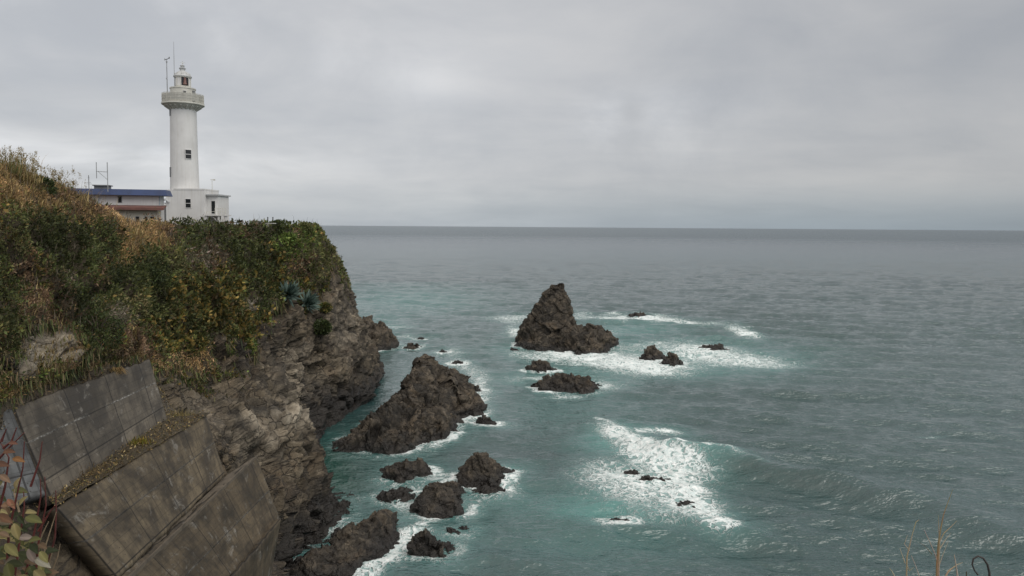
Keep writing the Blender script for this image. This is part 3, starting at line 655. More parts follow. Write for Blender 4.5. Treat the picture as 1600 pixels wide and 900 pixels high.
# ------------------------------------------------------------------ retaining walls
def concrete(name, a, bcol, mossy, seed, pl, ph, lime_k=0.25):
    m, w, b = newmat(name)
    uv = w.n('ShaderNodeUVMap').outputs[0]
    off = w.n('ShaderNodeVectorMath', operation='ADD'); w.l(uv, off.inputs[0]); off.inputs[1].default_value = (seed * 3.7, seed * 1.3, seed)
    U = off.outputs[0]
    n1 = w.noise(U, 0.55, 6, 0.62, 0.3); n2 = w.noise(U, 3.0, 6, 0.68); st = w.noise(w.vmul(U, (2.2, 0.28, 1)), 1.0, 5, 0.62, 0.3)
    c = w.mix(w.rng(n1, 0.36, 0.64, 0, 1, True), a, bcol)
    c = w.mix(w.m('MULTIPLY', w.rng(st, 0.48, 0.70), 0.65), c, mossy)
    c = w.mix(w.rng(n2, 0.45, 0.75, 0, 0.45), c, (0.025, 0.024, 0.022))
    c = w.mix(w.m('MULTIPLY', w.rng(w.noise(U, 0.9, 7, 0.72, 0.6), 0.56, 0.68, 0, 1, True), w.rng(st, .35, .6, .2, .8)), c, (0.25, 0.235, 0.21))
    br = w.n('ShaderNodeTexBrick', offset=0.0); w.l(uv, br.inputs['Vector'])
    for k, v in (('Scale', 1.0), ('Mortar Size', 0.045), ('Mortar Smooth', 0.3), ('Brick Width', pl), ('Row Height', ph)): br.inputs[k].default_value = v
    br.inputs['Color1'].default_value = (0.68, 0.68, 0.68, 1); br.inputs['Color2'].default_value = (1.15, 1.15, 1.15, 1); br.inputs['Mortar'].default_value = (.18, .18, .18, 1)
    c = w.mix(0.9, c, br.outputs['Color'], 'MULTIPLY')
    br2 = w.n('ShaderNodeTexBrick', offset=0.0); w.l(uv, br2.inputs['Vector'])
    for k, v in (('Scale', 1.0), ('Mortar Size', 0.014), ('Brick Width', 0.9), ('Row Height', 0.6)): br2.inputs[k].default_value = v
    br2.inputs['Color1'].default_value = (0.93, 0.93, 0.93, 1); br2.inputs['Color2'].default_value = (1.05, 1.05, 1.05, 1); br2.inputs['Mortar'].default_value = (.42, .42, .42, 1)
    c = w.mix(0.8, c, br2.outputs['Color'], 'MULTIPLY')
    # white lime weeping along the middle joint, in broken patches
    sp = w.n('ShaderNodeSeparateXYZ'); w.l(uv, sp.inputs[0])
    jj = w.m('ABSOLUTE', w.m('ADD', w.m('SUBTRACT', sp.outputs[1], ph), w.m('MULTIPLY', w.m('SUBTRACT', w.noise(U, 2.5, 3, .6), .5), 0.12)))
    lime = w.m('MULTIPLY', w.m('MULTIPLY', w.rng(jj, 0.0, 0.075, 1, 0), w.rng(w.noise(U, 0.5, 6, 0.75), 0.42, 0.66)), w.rng(w.noise(U, 6.0, 4, 0.7), .38, .6, .1, 1.0))
    c = w.mix(w.m('MULTIPLY', lime, lime_k), c, (0.50, 0.49, 0.46))
    # dark tie holes
    sc_ = w.n('ShaderNodeVectorMath', operation='MODULO'); w.l(uv, sc_.inputs[0]); sc_.inputs[1].default_value = (0.6, 0.45, 1)
    ds = w.n('ShaderNodeVectorMath', operation='DISTANCE'); w.l(sc_.outputs[0], ds.inputs[0]); ds.inputs[1].default_value = (0.3, 0.22, 0)
    c = w.mix(w.m('MULTIPLY', w.rng(ds.outputs['Value'], 0.02, 0.045, 1, 0), w.rng(n1, .4, .55, .1, .8)), c, (0.015, 0.014, 0.013))
    w.put(c, b.inputs['Base Color']); w.put(w.rng(n1, 0.3, 0.7, 0.55, 0.9), b.inputs['Roughness'])
    bump(w, b, w.m('ADD', w.m('MULTIPLY', br.outputs['Fac'], -0.7), w.m('ADD', w.m('MULTIPLY', n2, 0.5), w.m('MULTIPLY', n1, .4))), 0.5, 0.05)
    return m
M['conA'] = concrete('concrete_grey', (0.040, 0.034, 0.026), (0.118, 0.102, 0.080), (0.028, 0.022, 0.015), 1, 3.6, 2.0, 1.0)
M['conB'] = concrete('concrete_brown', (0.044, 0.033, 0.020), (0.155, 0.122, 0.078), (0.027, 0.020, 0.011), 2, 4.1, 2.1)
M['conC'] = concrete('concrete_dark_brown', (0.037, 0.027, 0.015), (0.112, 0.085, 0.052), (0.024, 0.017, 0.009), 5, 4.4, 2.6)
M['conD'] = concrete('concrete_bluish', (0.040, 0.043, 0.046), (0.13, 0.137, 0.142), (0.03, 0.03, 0.028), 7, 1.4, 1.9)
def wall_slab(label, tl, tr, br_, bl, mat, thick=0.8, nu=110, nv=40, seed=0, jag=0.16):
    A, Bq, Cq, D = [np.asarray(q, float) for q in (tl, tr, br_, bl)]
    u, v = np.meshgrid(np.linspace(0, 1, nu), np.linspace(0, 1, nv)); uu, vv = u[..., None], v[..., None]
    F = (A * (1 - uu) + Bq * uu) * (1 - vv) + (D * (1 - uu) + Cq * uu) * vv
    n = np.cross(Bq - A, D - A); n /= np.linalg.norm(n)
    if n[0] < 0: n = -n
    L, Hh = np.linalg.norm(Bq - A), np.linalg.norm(D - A)
    f = F.reshape(-1, 3)
    edge = np.minimum(np.minimum(u, 1 - u) * L, np.minimum(v, 1 - v) * Hh).ravel()
    f = f + n * (fbm(f / 1.5, 4, seed) * 0.05 - 0.08 * np.exp(-edge / 0.08))[:, None]
    chip = np.exp(-np.minimum(v, 1 - v).ravel() * Hh / 0.1); f[:, 2] += chip * jag * (fbm(f / 0.5, 4, seed + 4) - .2)
    uv = np.stack([u.ravel() * L, v.ravel() * Hh], 1); fr = f.reshape(nv, nu, 3)
    bk = (F - n * thick).reshape(-1, 3)
    V = np.concatenate([f, bk]); UV = np.concatenate([uv, uv])
    Fc = grid_faces(nv, nu); K = nu * nv; faces = [Fc, Fc[:, ::-1] + K]
    ring = list(range(nu)) + [r * nu + nu - 1 for r in range(1, nv)] + [(nv - 1) * nu + c for c in range(nu - 2, -1, -1)] + [r * nu for r in range(nv - 2, 0, -1)]
    ring = np.array(ring); nx_ = np.roll(ring, -1); faces.append(np.stack([ring, ring + K, nx_ + K, nx_], 1))
    org = V.mean(0); UV[K:] += np.array([0.5, 0.3])
    o = raw_mesh('retaining_wall', V - org, np.concatenate(faces), mat, uv=UV); o.location = org
    return tag(o, label, 'retaining wall', 'stepped concrete retaining walls below the slope')
w1 = (at(22, 633, 35.0), at(235, 560, 47.2), at(263, 656, 45.2), at(85, 783, 33.8))
wall_slab('grey concrete retaining wall with a white lime line, topmost of the stepped walls', *w1, M['conA'], seed=1)
wall_slab('brown stained concrete retaining wall, middle one of the stepped walls', at(90, 790, 32.2), at(322, 645, 48), at(353, 742, 46.3), at(186, 902, 33.2), M['conB'], seed=2)
wall_slab('dark brown concrete retaining wall below the ledge, third of the stepped walls down', at(150, 935, 31.5), at(401, 711, 50.3), at(440, 812, 49.4), at(262, 1010, 34.0), M['conC'], seed=3)
wall_slab('short lowest concrete retaining wall standing over the rocky cove', at(300, 975, 36.5), at(441, 808, 48.6), at(424, 905, 46.6), at(330, 1060, 36.5), M['conC'], seed=4)
wall_slab('narrow bluish concrete retaining wall at the left edge behind the red stemmed shrub', at(-60, 640, 33.2), at(19, 638, 34.6), at(72, 772, 33.6), at(-20, 800, 31.2), M['conD'], seed=5, nu=40)
eb = [np.asarray(q_, float) for q_ in (w1[3] + np.array([-.3, 0, .03]), w1[2] + np.array([-.3, 0, .10]), at(330, 646, 48.3) + np.array([.0, 0, .02]), at(88, 792, 32.1) + np.array([.0, 0, .02]))]
u_, v_ = np.meshgrid(np.linspace(0, 1, 120), np.linspace(0, 1, 24)); u_, v_ = u_[..., None], v_[..., None]
EB = ((eb[0] * (1 - u_) + eb[1] * u_) * (1 - v_) + (eb[3] * (1 - u_) + eb[2] * u_) * v_).reshape(-1, 3); EB[:, 2] += 0.10 * fbm(EB / .6, 4, 5) + 0.05
berm = raw_mesh('earth_berm', EB, grid_faces(24, 120), M['cliff'], attrs={'soil': np.ones(len(EB)), 'wet': 0 * EB[:, 0], 'pale': 0 * EB[:, 0], 'tone': 0 * EB[:, 0] + .8})
berm['kind'] = 'structure'; berm['label'] = 'strip of brown earth between the upper two retaining walls'
bmx = bmesh.new()
q = [at(152, 948, 31.3), at(401, 712, 50.3), at(354, 743, 46.9), at(180, 905, 33.4)]
for dz_ in (0.05, -0.5):
    vs_ = [bmx.verts.new(Vector(p) + Vector((0.05, 0, dz_))) for p in q]; bmx.faces.new(vs_)
bmx.verts.ensure_lookup_table()
for k in range(4): bmx.faces.new([bmx.verts[k], bmx.verts[(k + 1) % 4], bmx.verts[4 + (k + 1) % 4], bmx.verts[4 + k]])
tag(bm_obj('ledge_slab', bmx, paint('ledge_concrete', (0.115, 0.095, 0.072), .9, .2, 1.5)), 'sloping concrete ledge between the middle and third retaining walls', 'ledge')

# ------------------------------------------------------------------ plants on the cliff
PAL = {  # leaf colours
 'dark': [(0.015, 0.022, 0.008), (0.024, 0.034, 0.011), (0.038, 0.048, 0.015), (0.020, 0.026, 0.012)],
 'olive': [(0.045, 0.055, 0.018), (0.065, 0.072, 0.026), (0.035, 0.045, 0.016), (0.085, 0.080, 0.035)],
 'yellow': [(0.12, 0.11, 0.028), (0.07, 0.082, 0.022), (0.16, 0.125, 0.035), (0.05, 0.062, 0.018), (0.03, 0.04, 0.014), (0.04, 0.045, 0.016), (0.07, 0.055, 0.025)],
 'green': [(0.055, 0.09, 0.02), (0.08, 0.115, 0.028), (0.04, 0.065, 0.018), (0.10, 0.11, 0.03)],
 'brown': [(0.078, 0.054, 0.030), (0.11, 0.078, 0.044), (0.055, 0.040, 0.024), (0.135, 0.102, 0.060), (0.048, 0.044, 0.022)],
 'tan': [(0.22, 0.165, 0.075), (0.17, 0.115, 0.05), (0.27, 0.21, 0.105), (0.12, 0.085, 0.035), (0.10, 0.095, 0.035)],
 'grey': [(0.085, 0.085, 0.06), (0.06, 0.065, 0.04), (0.11, 0.10, 0.075), (0.04, 0.05, 0.028)]}
PAL = {k: [tuple(c * f for c in q) for q in v] for (k, v), f in zip(PAL.items(), (1.95, 2.15, 1.35, 1.7, 1.85, 2.05, 2.1))}
KINDS_ = list(PAL)
ZONES = [('tan', 15, 275, 55, 40), ('tan', 70, 320, 60, 30), ('brown', 130, 325, 60, 28), ('tan', 150, 345, 55, 28), ('tan', 205, 372, 40, 36), ('tan', 240, 350, 34, 26), ('tan', 235, 385, 30, 22), ('tan', 190, 415, 22, 18),
         ('tan', 50, 605, 70, 24), ('brown', 120, 640, 60, 20), ('tan', 275, 575, 40, 16), ('tan', 312, 560, 40, 14), ('brown', 350, 340, 20, 10), ('brown', 375, 375, 24, 22), ('brown', 260, 372, 20, 18), ('brown', 400, 352, 14, 8),
         ('dark', 62, 370, 34, 44), ('dark', 105, 405, 42, 44), ('dark', 150, 385, 30, 40), ('dark', 110, 475, 36, 34), ('dark', 148, 530, 34, 50), ('dark', 222, 428, 40, 26), ('dark', 186, 440, 26, 30), ('dark', 300, 375, 36, 30), ('dark', 345, 372, 26, 28), ('dark', 372, 395, 34, 34), ('dark', 400, 410, 20, 40), ('dark', 435, 362, 22, 14), ('dark', 240, 470, 30, 30), ('dark', 20, 480, 22, 26), ('dark', 500, 440, 14, 16), ('dark', 505, 505, 18, 22), ('dark', 10, 430, 30, 30), ('dark', 395, 480, 18, 22),
         ('grey', 310, 405, 36, 30), ('grey', 105, 450, 26, 22), ('grey', 175, 505, 26, 26), ('olive', 20, 380, 22, 40), ('olive', 200, 480, 30, 26), ('olive', 270, 420, 24, 24),
         ('brown', 30, 430, 36, 46), ('brown', 70, 480, 40, 30), ('brown', 100, 520, 22, 60), ('brown', 120, 570, 26, 30), ('brown', 200, 540, 26, 40), ('brown', 320, 390, 20, 40), ('brown', 160, 420, 16, 26),
         ('yellow', 260, 465, 36, 28), ('yellow', 310, 475, 44, 40), ('yellow', 350, 500, 40, 40), ('yellow', 345, 440, 30, 26), ('yellow', 265, 530, 34, 28), ('yellow', 320, 535, 46, 22), ('yellow', 385, 520, 26, 24), ('yellow', 425, 410, 22, 24), ('yellow', 420, 440, 16, 22), ('yellow', 505, 480, 12, 22), ('yellow', 480, 445, 20, 10), ('green', 440, 380, 28, 22), ('green', 475, 375, 28, 20), ('green', 385, 545, 30, 14), ('olive', 490, 395, 26, 24), ('olive', 500, 420, 20, 30), ('green', 530, 455, 10, 20), ('brown', 480, 415, 26, 20), ('olive', 545, 465, 10, 30), ('brown', 460, 365, 14, 10), ('green', 60, 590, 24, 8), ('green', 90, 575, 20, 8)]
def species(px, py, P):
    wts = np.stack([0.16 + 0.28 * np.clip(fbm(P / 4.0, 3, 200 + k) + .15, 0, 1) * (1.0 if kd in ('dark', 'olive', 'brown') else .5) for k, kd in enumerate(KINDS_)], 1)
    jx = px + 14 * fbm(P / 2.5, 3, 300); jy = py + 14 * fbm(P / 2.5, 3, 301)
    for kd, x, y, rx, ry in ZONES:
        wts[:, KINDS_.index(kd)] += (0.8 if kd == 'yellow' else 1.5) * np.exp(-(((jx - x) / rx) ** 2 + ((jy - y) / ry) ** 2) * 1.1)
    return wts
def rot_frames(n, up, spread):
    """random leaf frames: along a and across b"""
    a = RNG.normal(size=(n, 3)) * spread + up; a /= np.linalg.norm(a, axis=1, keepdims=True)
    r = RNG.normal(size=(n, 3)); b = np.cross(a, r); b /= np.maximum(np.linalg.norm(b, axis=1, keepdims=True), 1e-6)
    return a, b
def leaf_quads(C, a, b, ln, wd):
    """folded kite leaves, 4 vertices each"""
    n = np.cross(a, b); ln = ln[:, None]; wd = wd[:, None]
    V = np.stack([C, C + a * ln * .45 + b * wd * .5 + n * wd * .18, C + a * ln, C + a * ln * .45 - b * wd * .5 + n * wd * .18], 1).reshape(-1, 3)
    return V, np.arange(len(V)).reshape(-1, 4)
def scatter_points(n, weight):
    tri = grid_faces(NR, NC); A4 = CL[tri]; ar = np.linalg.norm(np.cross(A4[:, 1] - A4[:, 0], A4[:, 3] - A4[:, 0]), axis=1)
    wgt = ar * weight[tri].mean(1); c = np.cumsum(wgt); k = np.searchsorted(c, RNG.random(n) * c[-1]); u, v = RNG.random((2, n, 1))
    T = A4[k]; P = (T[:, 0] * (1 - u) + T[:, 1] * u) * (1 - v) + (T[:, 3] * (1 - u) + T[:, 2] * u) * v
    nn = N0.reshape(-1, 3)[tri[k, 0]]
    return P, nn
inv = np.clip((CL[:, 1] > 26) * (cpx > -160) * (cpy < 720) * (ROW > np.where(cpx > 250, 3.97, 3.2)), 0, 1)
visw = inv * veg / np.maximum(CL[:, 1], 30) ** 2 * np.where(ROW < 4.0, 0.25, 1.0)
NLEAF = 230000
LP, LN = scatter_points(NLEAF, visw)
lpx, lpy = proj(LP); WT = species(lpx, lpy, LP)
WT2 = WT ** 1.6; WT2 /= WT2.sum(1, keepdims=True)
# every clump of leaves keeps to one kind
F1c, F2c, vc, rc = voro(LP / 1.1 + 0.3 * np.stack([fbm(LP * 1.5, 2, 400 + k) for k in range(3)], 1), 60)
pick = np.clip(rc[:, 0] * 0.55 + RNG.random(NLEAF) * 0.45, 0, 0.9999)
KD = (np.cumsum(WT2, 1) < pick[:, None]).sum(1).clip(0, len(KINDS_) - 1)
dome = np.sqrt(np.clip(1 - (F1c * 1.15) ** 2, 0, 1)) * (0.7 + 1.5 * rc[:, 1])
UPV = np.array([0.0, 0.0, 1.0])
HT = np.array([1.0, .8, .75, .7, .5, .3, .8])[KD]
h = dome * HT * (0.25 + 0.75 * RNG.random(NLEAF) ** 0.6) * np.clip(LP[:, 1] / 75, .6, 1.15) * np.where(lpx > 250, 0.28 + 0.72 * sstep(lpy, 350, 372), 1.0) * (1 - 0.6 * sstep(lpx, 450, 500))
LC = LP + (LN * 0.75 + UPV * 0.45) * h[:, None]
tint = np.zeros((NLEAF, 3))
for k, kd in enumerate(KINDS_):
    i_ = np.where(KD == k)[0]; pal = np.array(PAL[kd]); j_ = np.clip((rc[i_, 2] * 0.6 + RNG.random(len(i_)) * 0.4) * len(pal), 0, len(pal) - 1).astype(int); tint[i_] = pal[j_]
tint *= (0.45 + 1.1 * ((rc[:, 1:2] * 7.3) % 1.0)) * (0.75 + 0.5 * RNG.random((NLEAF, 1))) * (0.95 + 0.1 * RNG.random((NLEAF, 3)))
tint *= np.array([1.06, 0.94, 1.0])
upl = LN * 0.7 + UPV * 0.35
sz = np.clip(LP[:, 1] * 0.0030, .11, .33) * (0.5 + 1.25 * RNG.random(NLEAF) ** 2.2) * np.where(KD == KINDS_.index('yellow'), 1.25, 1.0)
a_, b_ = rot_frames(NLEAF, upl, 0.75)
grass_k = (KD == KINDS_.index('tan'))
V_, F_ = leaf_quads(LC, a_, b_, sz * 1.25, sz * np.array([.55, .5, .75, .6, .4, .2, .35])[KD])
def sub(mask, name, label, cat, mat):
    i_ = np.where(mask)[0]; vi = (i_[:, None] * 4 + np.arange(4)).ravel()
    o = raw_mesh(name, V_[vi], np.arange(len(vi)).reshape(-1, 4), mat, attrs={'tint': np.repeat(tint[i_], 4, 0)})
    tag(o, label, cat, kind='stuff')
cat_ = {k: i for i, k in enumerate(KINDS_)}
sub((KD == cat_['dark']) | (KD == cat_['olive']) | (KD == cat_['grey']), 'evergreen_scrub', 'dark green scrub covering the upper cliff face', 'scrub', M['leaf'])
sub((KD == cat_['yellow']) | (KD == cat_['green']), 'yellow_green_creeper', 'yellow and bright green creeper leaves hanging on the cliff face', 'creeper', M['leaf'])
sub(KD == cat_['brown'], 'withered_undergrowth', 'brown withered stems and leaves among the cliff scrub', 'undergrowth', M['leaf'])
sub(grass_k, 'fallen_grass', 'short tan dead grass matted on the slope and ledges', 'grass', M['straw'])
lw_ = ((ROW > 6.4) & (ROW < 8.02) & (CL[:, 1] > 29) & (CL[:, 1] < 50)) * (1.0 + 0 * ROW) + 0.0
lw_ = lw_ * np.clip(0.5 + fbm(CL / 1.5, 3, 71), 0, 1)
QP, QN = scatter_points(9000, lw_); a_q, b_q = rot_frames(9000, np.array([.4, .2, .2]), 1.0); sq = 0.085 * (.5 + RNG.random(9000))
k_ = RNG.integers(0, len(EB), 2200); QP[:2200] = EB[k_] + RNG.normal(size=(2200, 3)) * np.array([.12, .12, .03]); QN[:2200] = (0, 0, 1)
VQ, FQ = leaf_quads(QP + QN * 0.05 + RNG.normal(size=QP.shape) * .04, a_q, b_q, sq * 1.6, sq * .6); pq = np.array(PAL['tan'] + PAL['brown']); tq = pq[RNG.integers(0, len(pq), 9000)] * (.4 + .5 * RNG.random((9000, 1)))
tag(raw_mesh('leaf_litter', VQ, FQ, M['straw'], attrs={'tint': np.repeat(tq, 4, 0)}), 'dead leaves and straw lying along the berms of the retaining walls', 'litter', kind='stuff')
# standing dry grass and reeds: bent blades
def blades(P, ln, wd, lean, base_tint, segs=4):
    n = len(P); az = RNG.random(n) * 6.283; dirv = np.stack([np.cos(az), np.sin(az), 0 * az], 1) * 0.6 + lean
    side = np.stack([-np.sin(az + RNG.normal(size=n) * .5), np.cos(az), 0 * az], 1); V = []
    for k in range(segs):
        t = k / (segs - 1); c = P + UPV * (ln * t * (1 - 0.22 * t))[:, None] + dirv * (ln * 0.55 * t * t)[:, None]
        wdt = (wd * (1 - t) ** 0.7)[:, None] * 0.5
        V += [c - side * wdt, c + side * wdt]
    V = np.stack(V, 1).reshape(-1, 3); m2 = segs * 2; o = np.arange(n)[:, None] * m2
    F = np.concatenate([np.stack([o[:, 0] + 2 * k, o[:, 0] + 2 * k + 1, o[:, 0] + 2 * k + 3, o[:, 0] + 2 * k + 2], 1) for k in range(segs - 1)])
    return V, F, np.repeat(base_tint, m2, 0)
gw = species(cpx, cpy, CL)
tanw = gw[:, cat_['tan']] / gw.sum(1); brw = gw[:, cat_['brown']] / gw.sum(1)
ridge = np.exp(-((ROW - 4.0) / 0.5) ** 2) * (cpx < 265)
GP, GN = scatter_points(26000, visw * (sstep(tanw, .22, .5) + 0.25 * sstep(brw, .25, .5) + 0.6 * ridge))
gl = np.clip(GP[:, 1] * 0.0125, .3, 1.05) * (0.5 + RNG.random(len(GP))); gq = proj(GP); gl *= np.where(gq[1] > 540, 0.45, 1.0) * np.where((gq[0] > 105) & (gq[1] < 375), 0.5, 1.0)
pal = np.array(PAL['tan'] + PAL['brown'][:3] + [(0.14, 0.11, 0.04)]); gt = pal[RNG.integers(0, len(pal), len(GP))] * (0.85 + .5 * RNG.random((len(GP), 1)))
SPt, _ = scatter_points(11000, ((ROW > 5.9) & (ROW < 7.0) & (CL[:, 1] > 29) & (CL[:, 1] < 49)) * np.clip(.35 + fbm(CL / 1.4, 3, 72), 0, 1) * (0.3 + sstep(ROW, 6.2, 6.7)))
gp_ = np.array([(0.34, 0.26, 0.13), (0.27, 0.20, 0.09), (0.20, 0.15, 0.07), (0.13, 0.14, 0.04), (0.38, 0.31, 0.17)]); gt = np.concatenate([gt, gp_[RNG.integers(0, 5, 11000)] * (.7 + .5 * RNG.random((11000, 1)))])
GP = np.concatenate([GP, SPt]); gl = np.concatenate([gl, .28 * (.5 + RNG.random(11000))])
V2, F2, T2 = blades(GP, gl, np.clip(GP[:, 1] * .0011, .02, .07), np.array([0.35, -0.1, 0]), gt)
tag(raw_mesh('dry_grass', V2, F2, M['straw'], attrs={'tint': T2}), 'tan and brown dry grass standing on the slope top', 'grass', kind='stuff')

# bare grey stems standing in the scrub, creeper strands hanging off its lower edge
TWP, TWN = scatter_points(4200, visw * (CL[:, 1] < 140)); tt_ = np.array([(0.16, 0.14, 0.12), (0.10, 0.08, 0.06), (0.20, 0.17, 0.13), (0.07, 0.05, 0.04)])[RNG.integers(0, 4, 4200)]
Va, Fa, Ta = blades(TWP + TWN * .3, np.clip(TWP[:, 1] * .017, .5, 1.6) * (.4 + .9 * RNG.random(4200)), np.clip(TWP[:, 1] * .0007, .02, .05), np.array([.35, -.25, 0]), tt_)
tag(raw_mesh('bare_twigs', Va, Fa, M['straw'], attrs={'tint': Ta}), 'thin bare grey brown stems sticking out of the cliff scrub', 'twigs', kind='stuff')
HP, HN = scatter_points(5200, inv * np.clip(1 - np.abs(veg - .5) * 2.2, 0, 1) / np.maximum(CL[:, 1], 30) ** 2 * (ROW > 4.4)); ht_ = np.array(PAL['olive'] + PAL['brown'] + PAL['dark'])[RNG.integers(0, 13, 5200)]
Vh, Fh, Th = blades(HP + HN * .35, -np.clip(HP[:, 1] * .02, .6, 2.0) * (.3 + RNG.random(5200)), np.clip(HP[:, 1] * .0016, .05, .14), np.array([-.25, .15, 0]), ht_)
tag(raw_mesh('hanging_creeper', Vh, Fh, M['leaf'], attrs={'tint': Th}), 'olive and brown creeper strands trailing down over the bare rock', 'creeper', kind='stuff')
def tuft(label, px, py, n, hgt, spread, pal_, name='grass_tuft', cat='grass tuft', group=None, width=0.03, lean=(0.3, 0, 0), plume=False, lift=0.0, Y=None):
    c = (at(px, py, Y) if Y else on_cliff(px, py)) + np.array([0, 0, lift]); r = RNG.normal(size=(n, 3)) * spread * 0.4; r[:, 2] *= .3
    pal_ = np.array(pal_); t = pal_[RNG.integers(0, len(pal_), n)] * (0.75 + .5 * RNG.random((n, 1)))
    V, F, T = blades(r, hgt * (0.55 + .6 * RNG.random(n)), np.full(n, width), np.array(lean), t, 5)
    root = empty(name, c, label, cat, group); raw_mesh('blades', V, F, M['straw'], root, attrs={'tint': T})
    if plume:
        k = 40; i_ = RNG.integers(0, n, k); tips = V.reshape(n, -1, 3)[i_][:, -1]
        nn_ = 22; C = np.repeat(tips, nn_, 0) + RNG.normal(size=(k * nn_, 3)) * np.array([.06, .06, .16])
        a, b = rot_frames(len(C), np.array([.3, 0, .8]), .5); Vp, Fp = leaf_quads(C, a, b, np.full(len(C), .16), np.full(len(C), .04))
        tp = np.array([(0.30, 0.24, 0.13)]) * (0.7 + .5 * RNG.random((len(C), 1))); raw_mesh('plumes', Vp, Fp, M['straw'], root, attrs={'tint': np.repeat(tp, 4, 0)})
TP = PAL['tan'] + [(0.16, 0.13, 0.05)]
tuft('tall pampas like grass clump with plumes at the top left corner of the slope', 12, 266, 420, 1.5, 1.5, TP + PAL['olive'], plume=True)
tuft('tall dry grass clump with feathery tops on the ridge, right of the tallest clump', 38, 281, 260, 1.1, 1.2, TP, plume=True)
tuft('sparse dry reed clump with thin bare stems on the ridge left of the antennas', 95, 296, 130, 1.5, 1.6, TP + PAL['brown'], width=.022, plume=True)
tuft('brown dry grass clump bending right, in front of the blue roofed building', 118, 312, 320, 1.3, 2.2, TP + PAL['brown'], lean=(.6, 0, 0))
tuft('straw coloured grass clump below the white wall of the blue roofed building', 205, 362, 260, .9, 1.9, TP, lean=(.5, 0, 0))
tuft('round tan grass tuft on the ledge past the far end of the topmost retaining wall', 283, 658, 420, .85, 1.3, [(0.30, 0.24, 0.11), (0.24, 0.19, 0.08), (0.18, 0.15, 0.06)], lean=(.2, -.3, -.2), Y=48.5)
tuft('withered brown plant hanging over the top edge of the topmost retaining wall', 182, 582, 130, .9, .3, [(0.32, 0.22, 0.10), (0.22, 0.14, 0.06), (0.16, 0.12, 0.05)], name='hanging_plant', cat='plant', lean=(.9, -.3, -1.9), width=.05, lift=0.1, Y=43.6)
tuft('small yellow green weed tuft on the berm between the top two retaining walls', 217, 694, 220, .42, .6, [(0.26, 0.20, 0.03), (0.15, 0.15, 0.03), (0.22, 0.15, 0.04)], name='weed_tuft', cat='weed', lean=(.2, -.2, 0), width=.05, Y=41.0)
tuft('thin line of dead weeds lying on the lower end of the berm', 150, 738, 200, .3, 1.1, [(0.22, 0.16, 0.08), (0.14, 0.10, 0.05)], name='weed_tuft', cat='weed', lean=(.3, -.3, -.3), Y=36.5)
def agave(label, px, py, R_, seed, aim):
    rg = np.random.default_rng(seed); c = on_cliff(px, py) + np.array([0.9, -0.6, 0.1]); root = empty('agave', c, label, 'agave')
    aim = Vector(aim).normalized(); Q = aim.to_track_quat('Z', 'Y').to_matrix(); bm = bmesh.new(); lay = bm.verts.layers.float_color.new('tint')
    nL = 62
    for k in range(nL):
        el = math.radians(6 + 80 * (k / nL) ** 0.9 + rg.normal() * 5); az = k * 2.39996 + rg.normal() * .1; L = R_ * (0.78 + .25 * rg.random()); wd = R_ * .085
        d = Vector((math.cos(az) * math.cos(el), math.sin(az) * math.cos(el), math.sin(el))); s = Vector((-math.sin(az), math.cos(az), 0)); n_ = d.cross(s) * -1
        col = np.array([(0.095, 0.142, 0.122), (0.125, 0.175, 0.150), (0.065, 0.10, 0.085)][k % 3]) * (0.8 + .4 * rg.random()); prev = None
        for j in range(6):
            t = j / 5; p = d * L * t + n_ * (R_ * .10 * math.sin(t * 2.6) - R_ * 0.12 * t * t * math.cos(el)); hw = wd * (0.75 + .5 * t * (1 - t) * 3) * (1 - t ** 3) + .004
            row = [bm.verts.new(Q @ (p - s * hw)), bm.verts.new(Q @ (p - n_ * hw * .45)), bm.verts.new(Q @ (p + s * hw))]
            for v in row: v[lay] = (*col, 1)
            if prev:
                for q in (0, 1): bm.faces.new((prev[q], prev[q + 1], row[q + 1], row[q]))
            prev = row
    bm_obj('leaves', bm, M['tint'], root, smooth=True)
    bmt = bmesh.new(); tube(bmt, [(0, 0, 0), tuple(-aim * R_ * .3), tuple(-aim * R_ * .55 + Vector((0, 0, -R_ * .35)))], [R_ * .12, R_ * .1, R_ * .07], 8); bm_obj('stem', bmt, M['cliff'] if False else paint('agave_stem', (0.10, 0.07, 0.05), .9, .2), root)
agave('blue green agave rosette on the cliff face, the upper left of the pair', 447, 457, 2.35, 4, (.55, -.7, .55))
agave('blue green agave rosette on the cliff face, the lower right of the pair', 476, 476, 2.3, 9, (.75, -.45, .45))
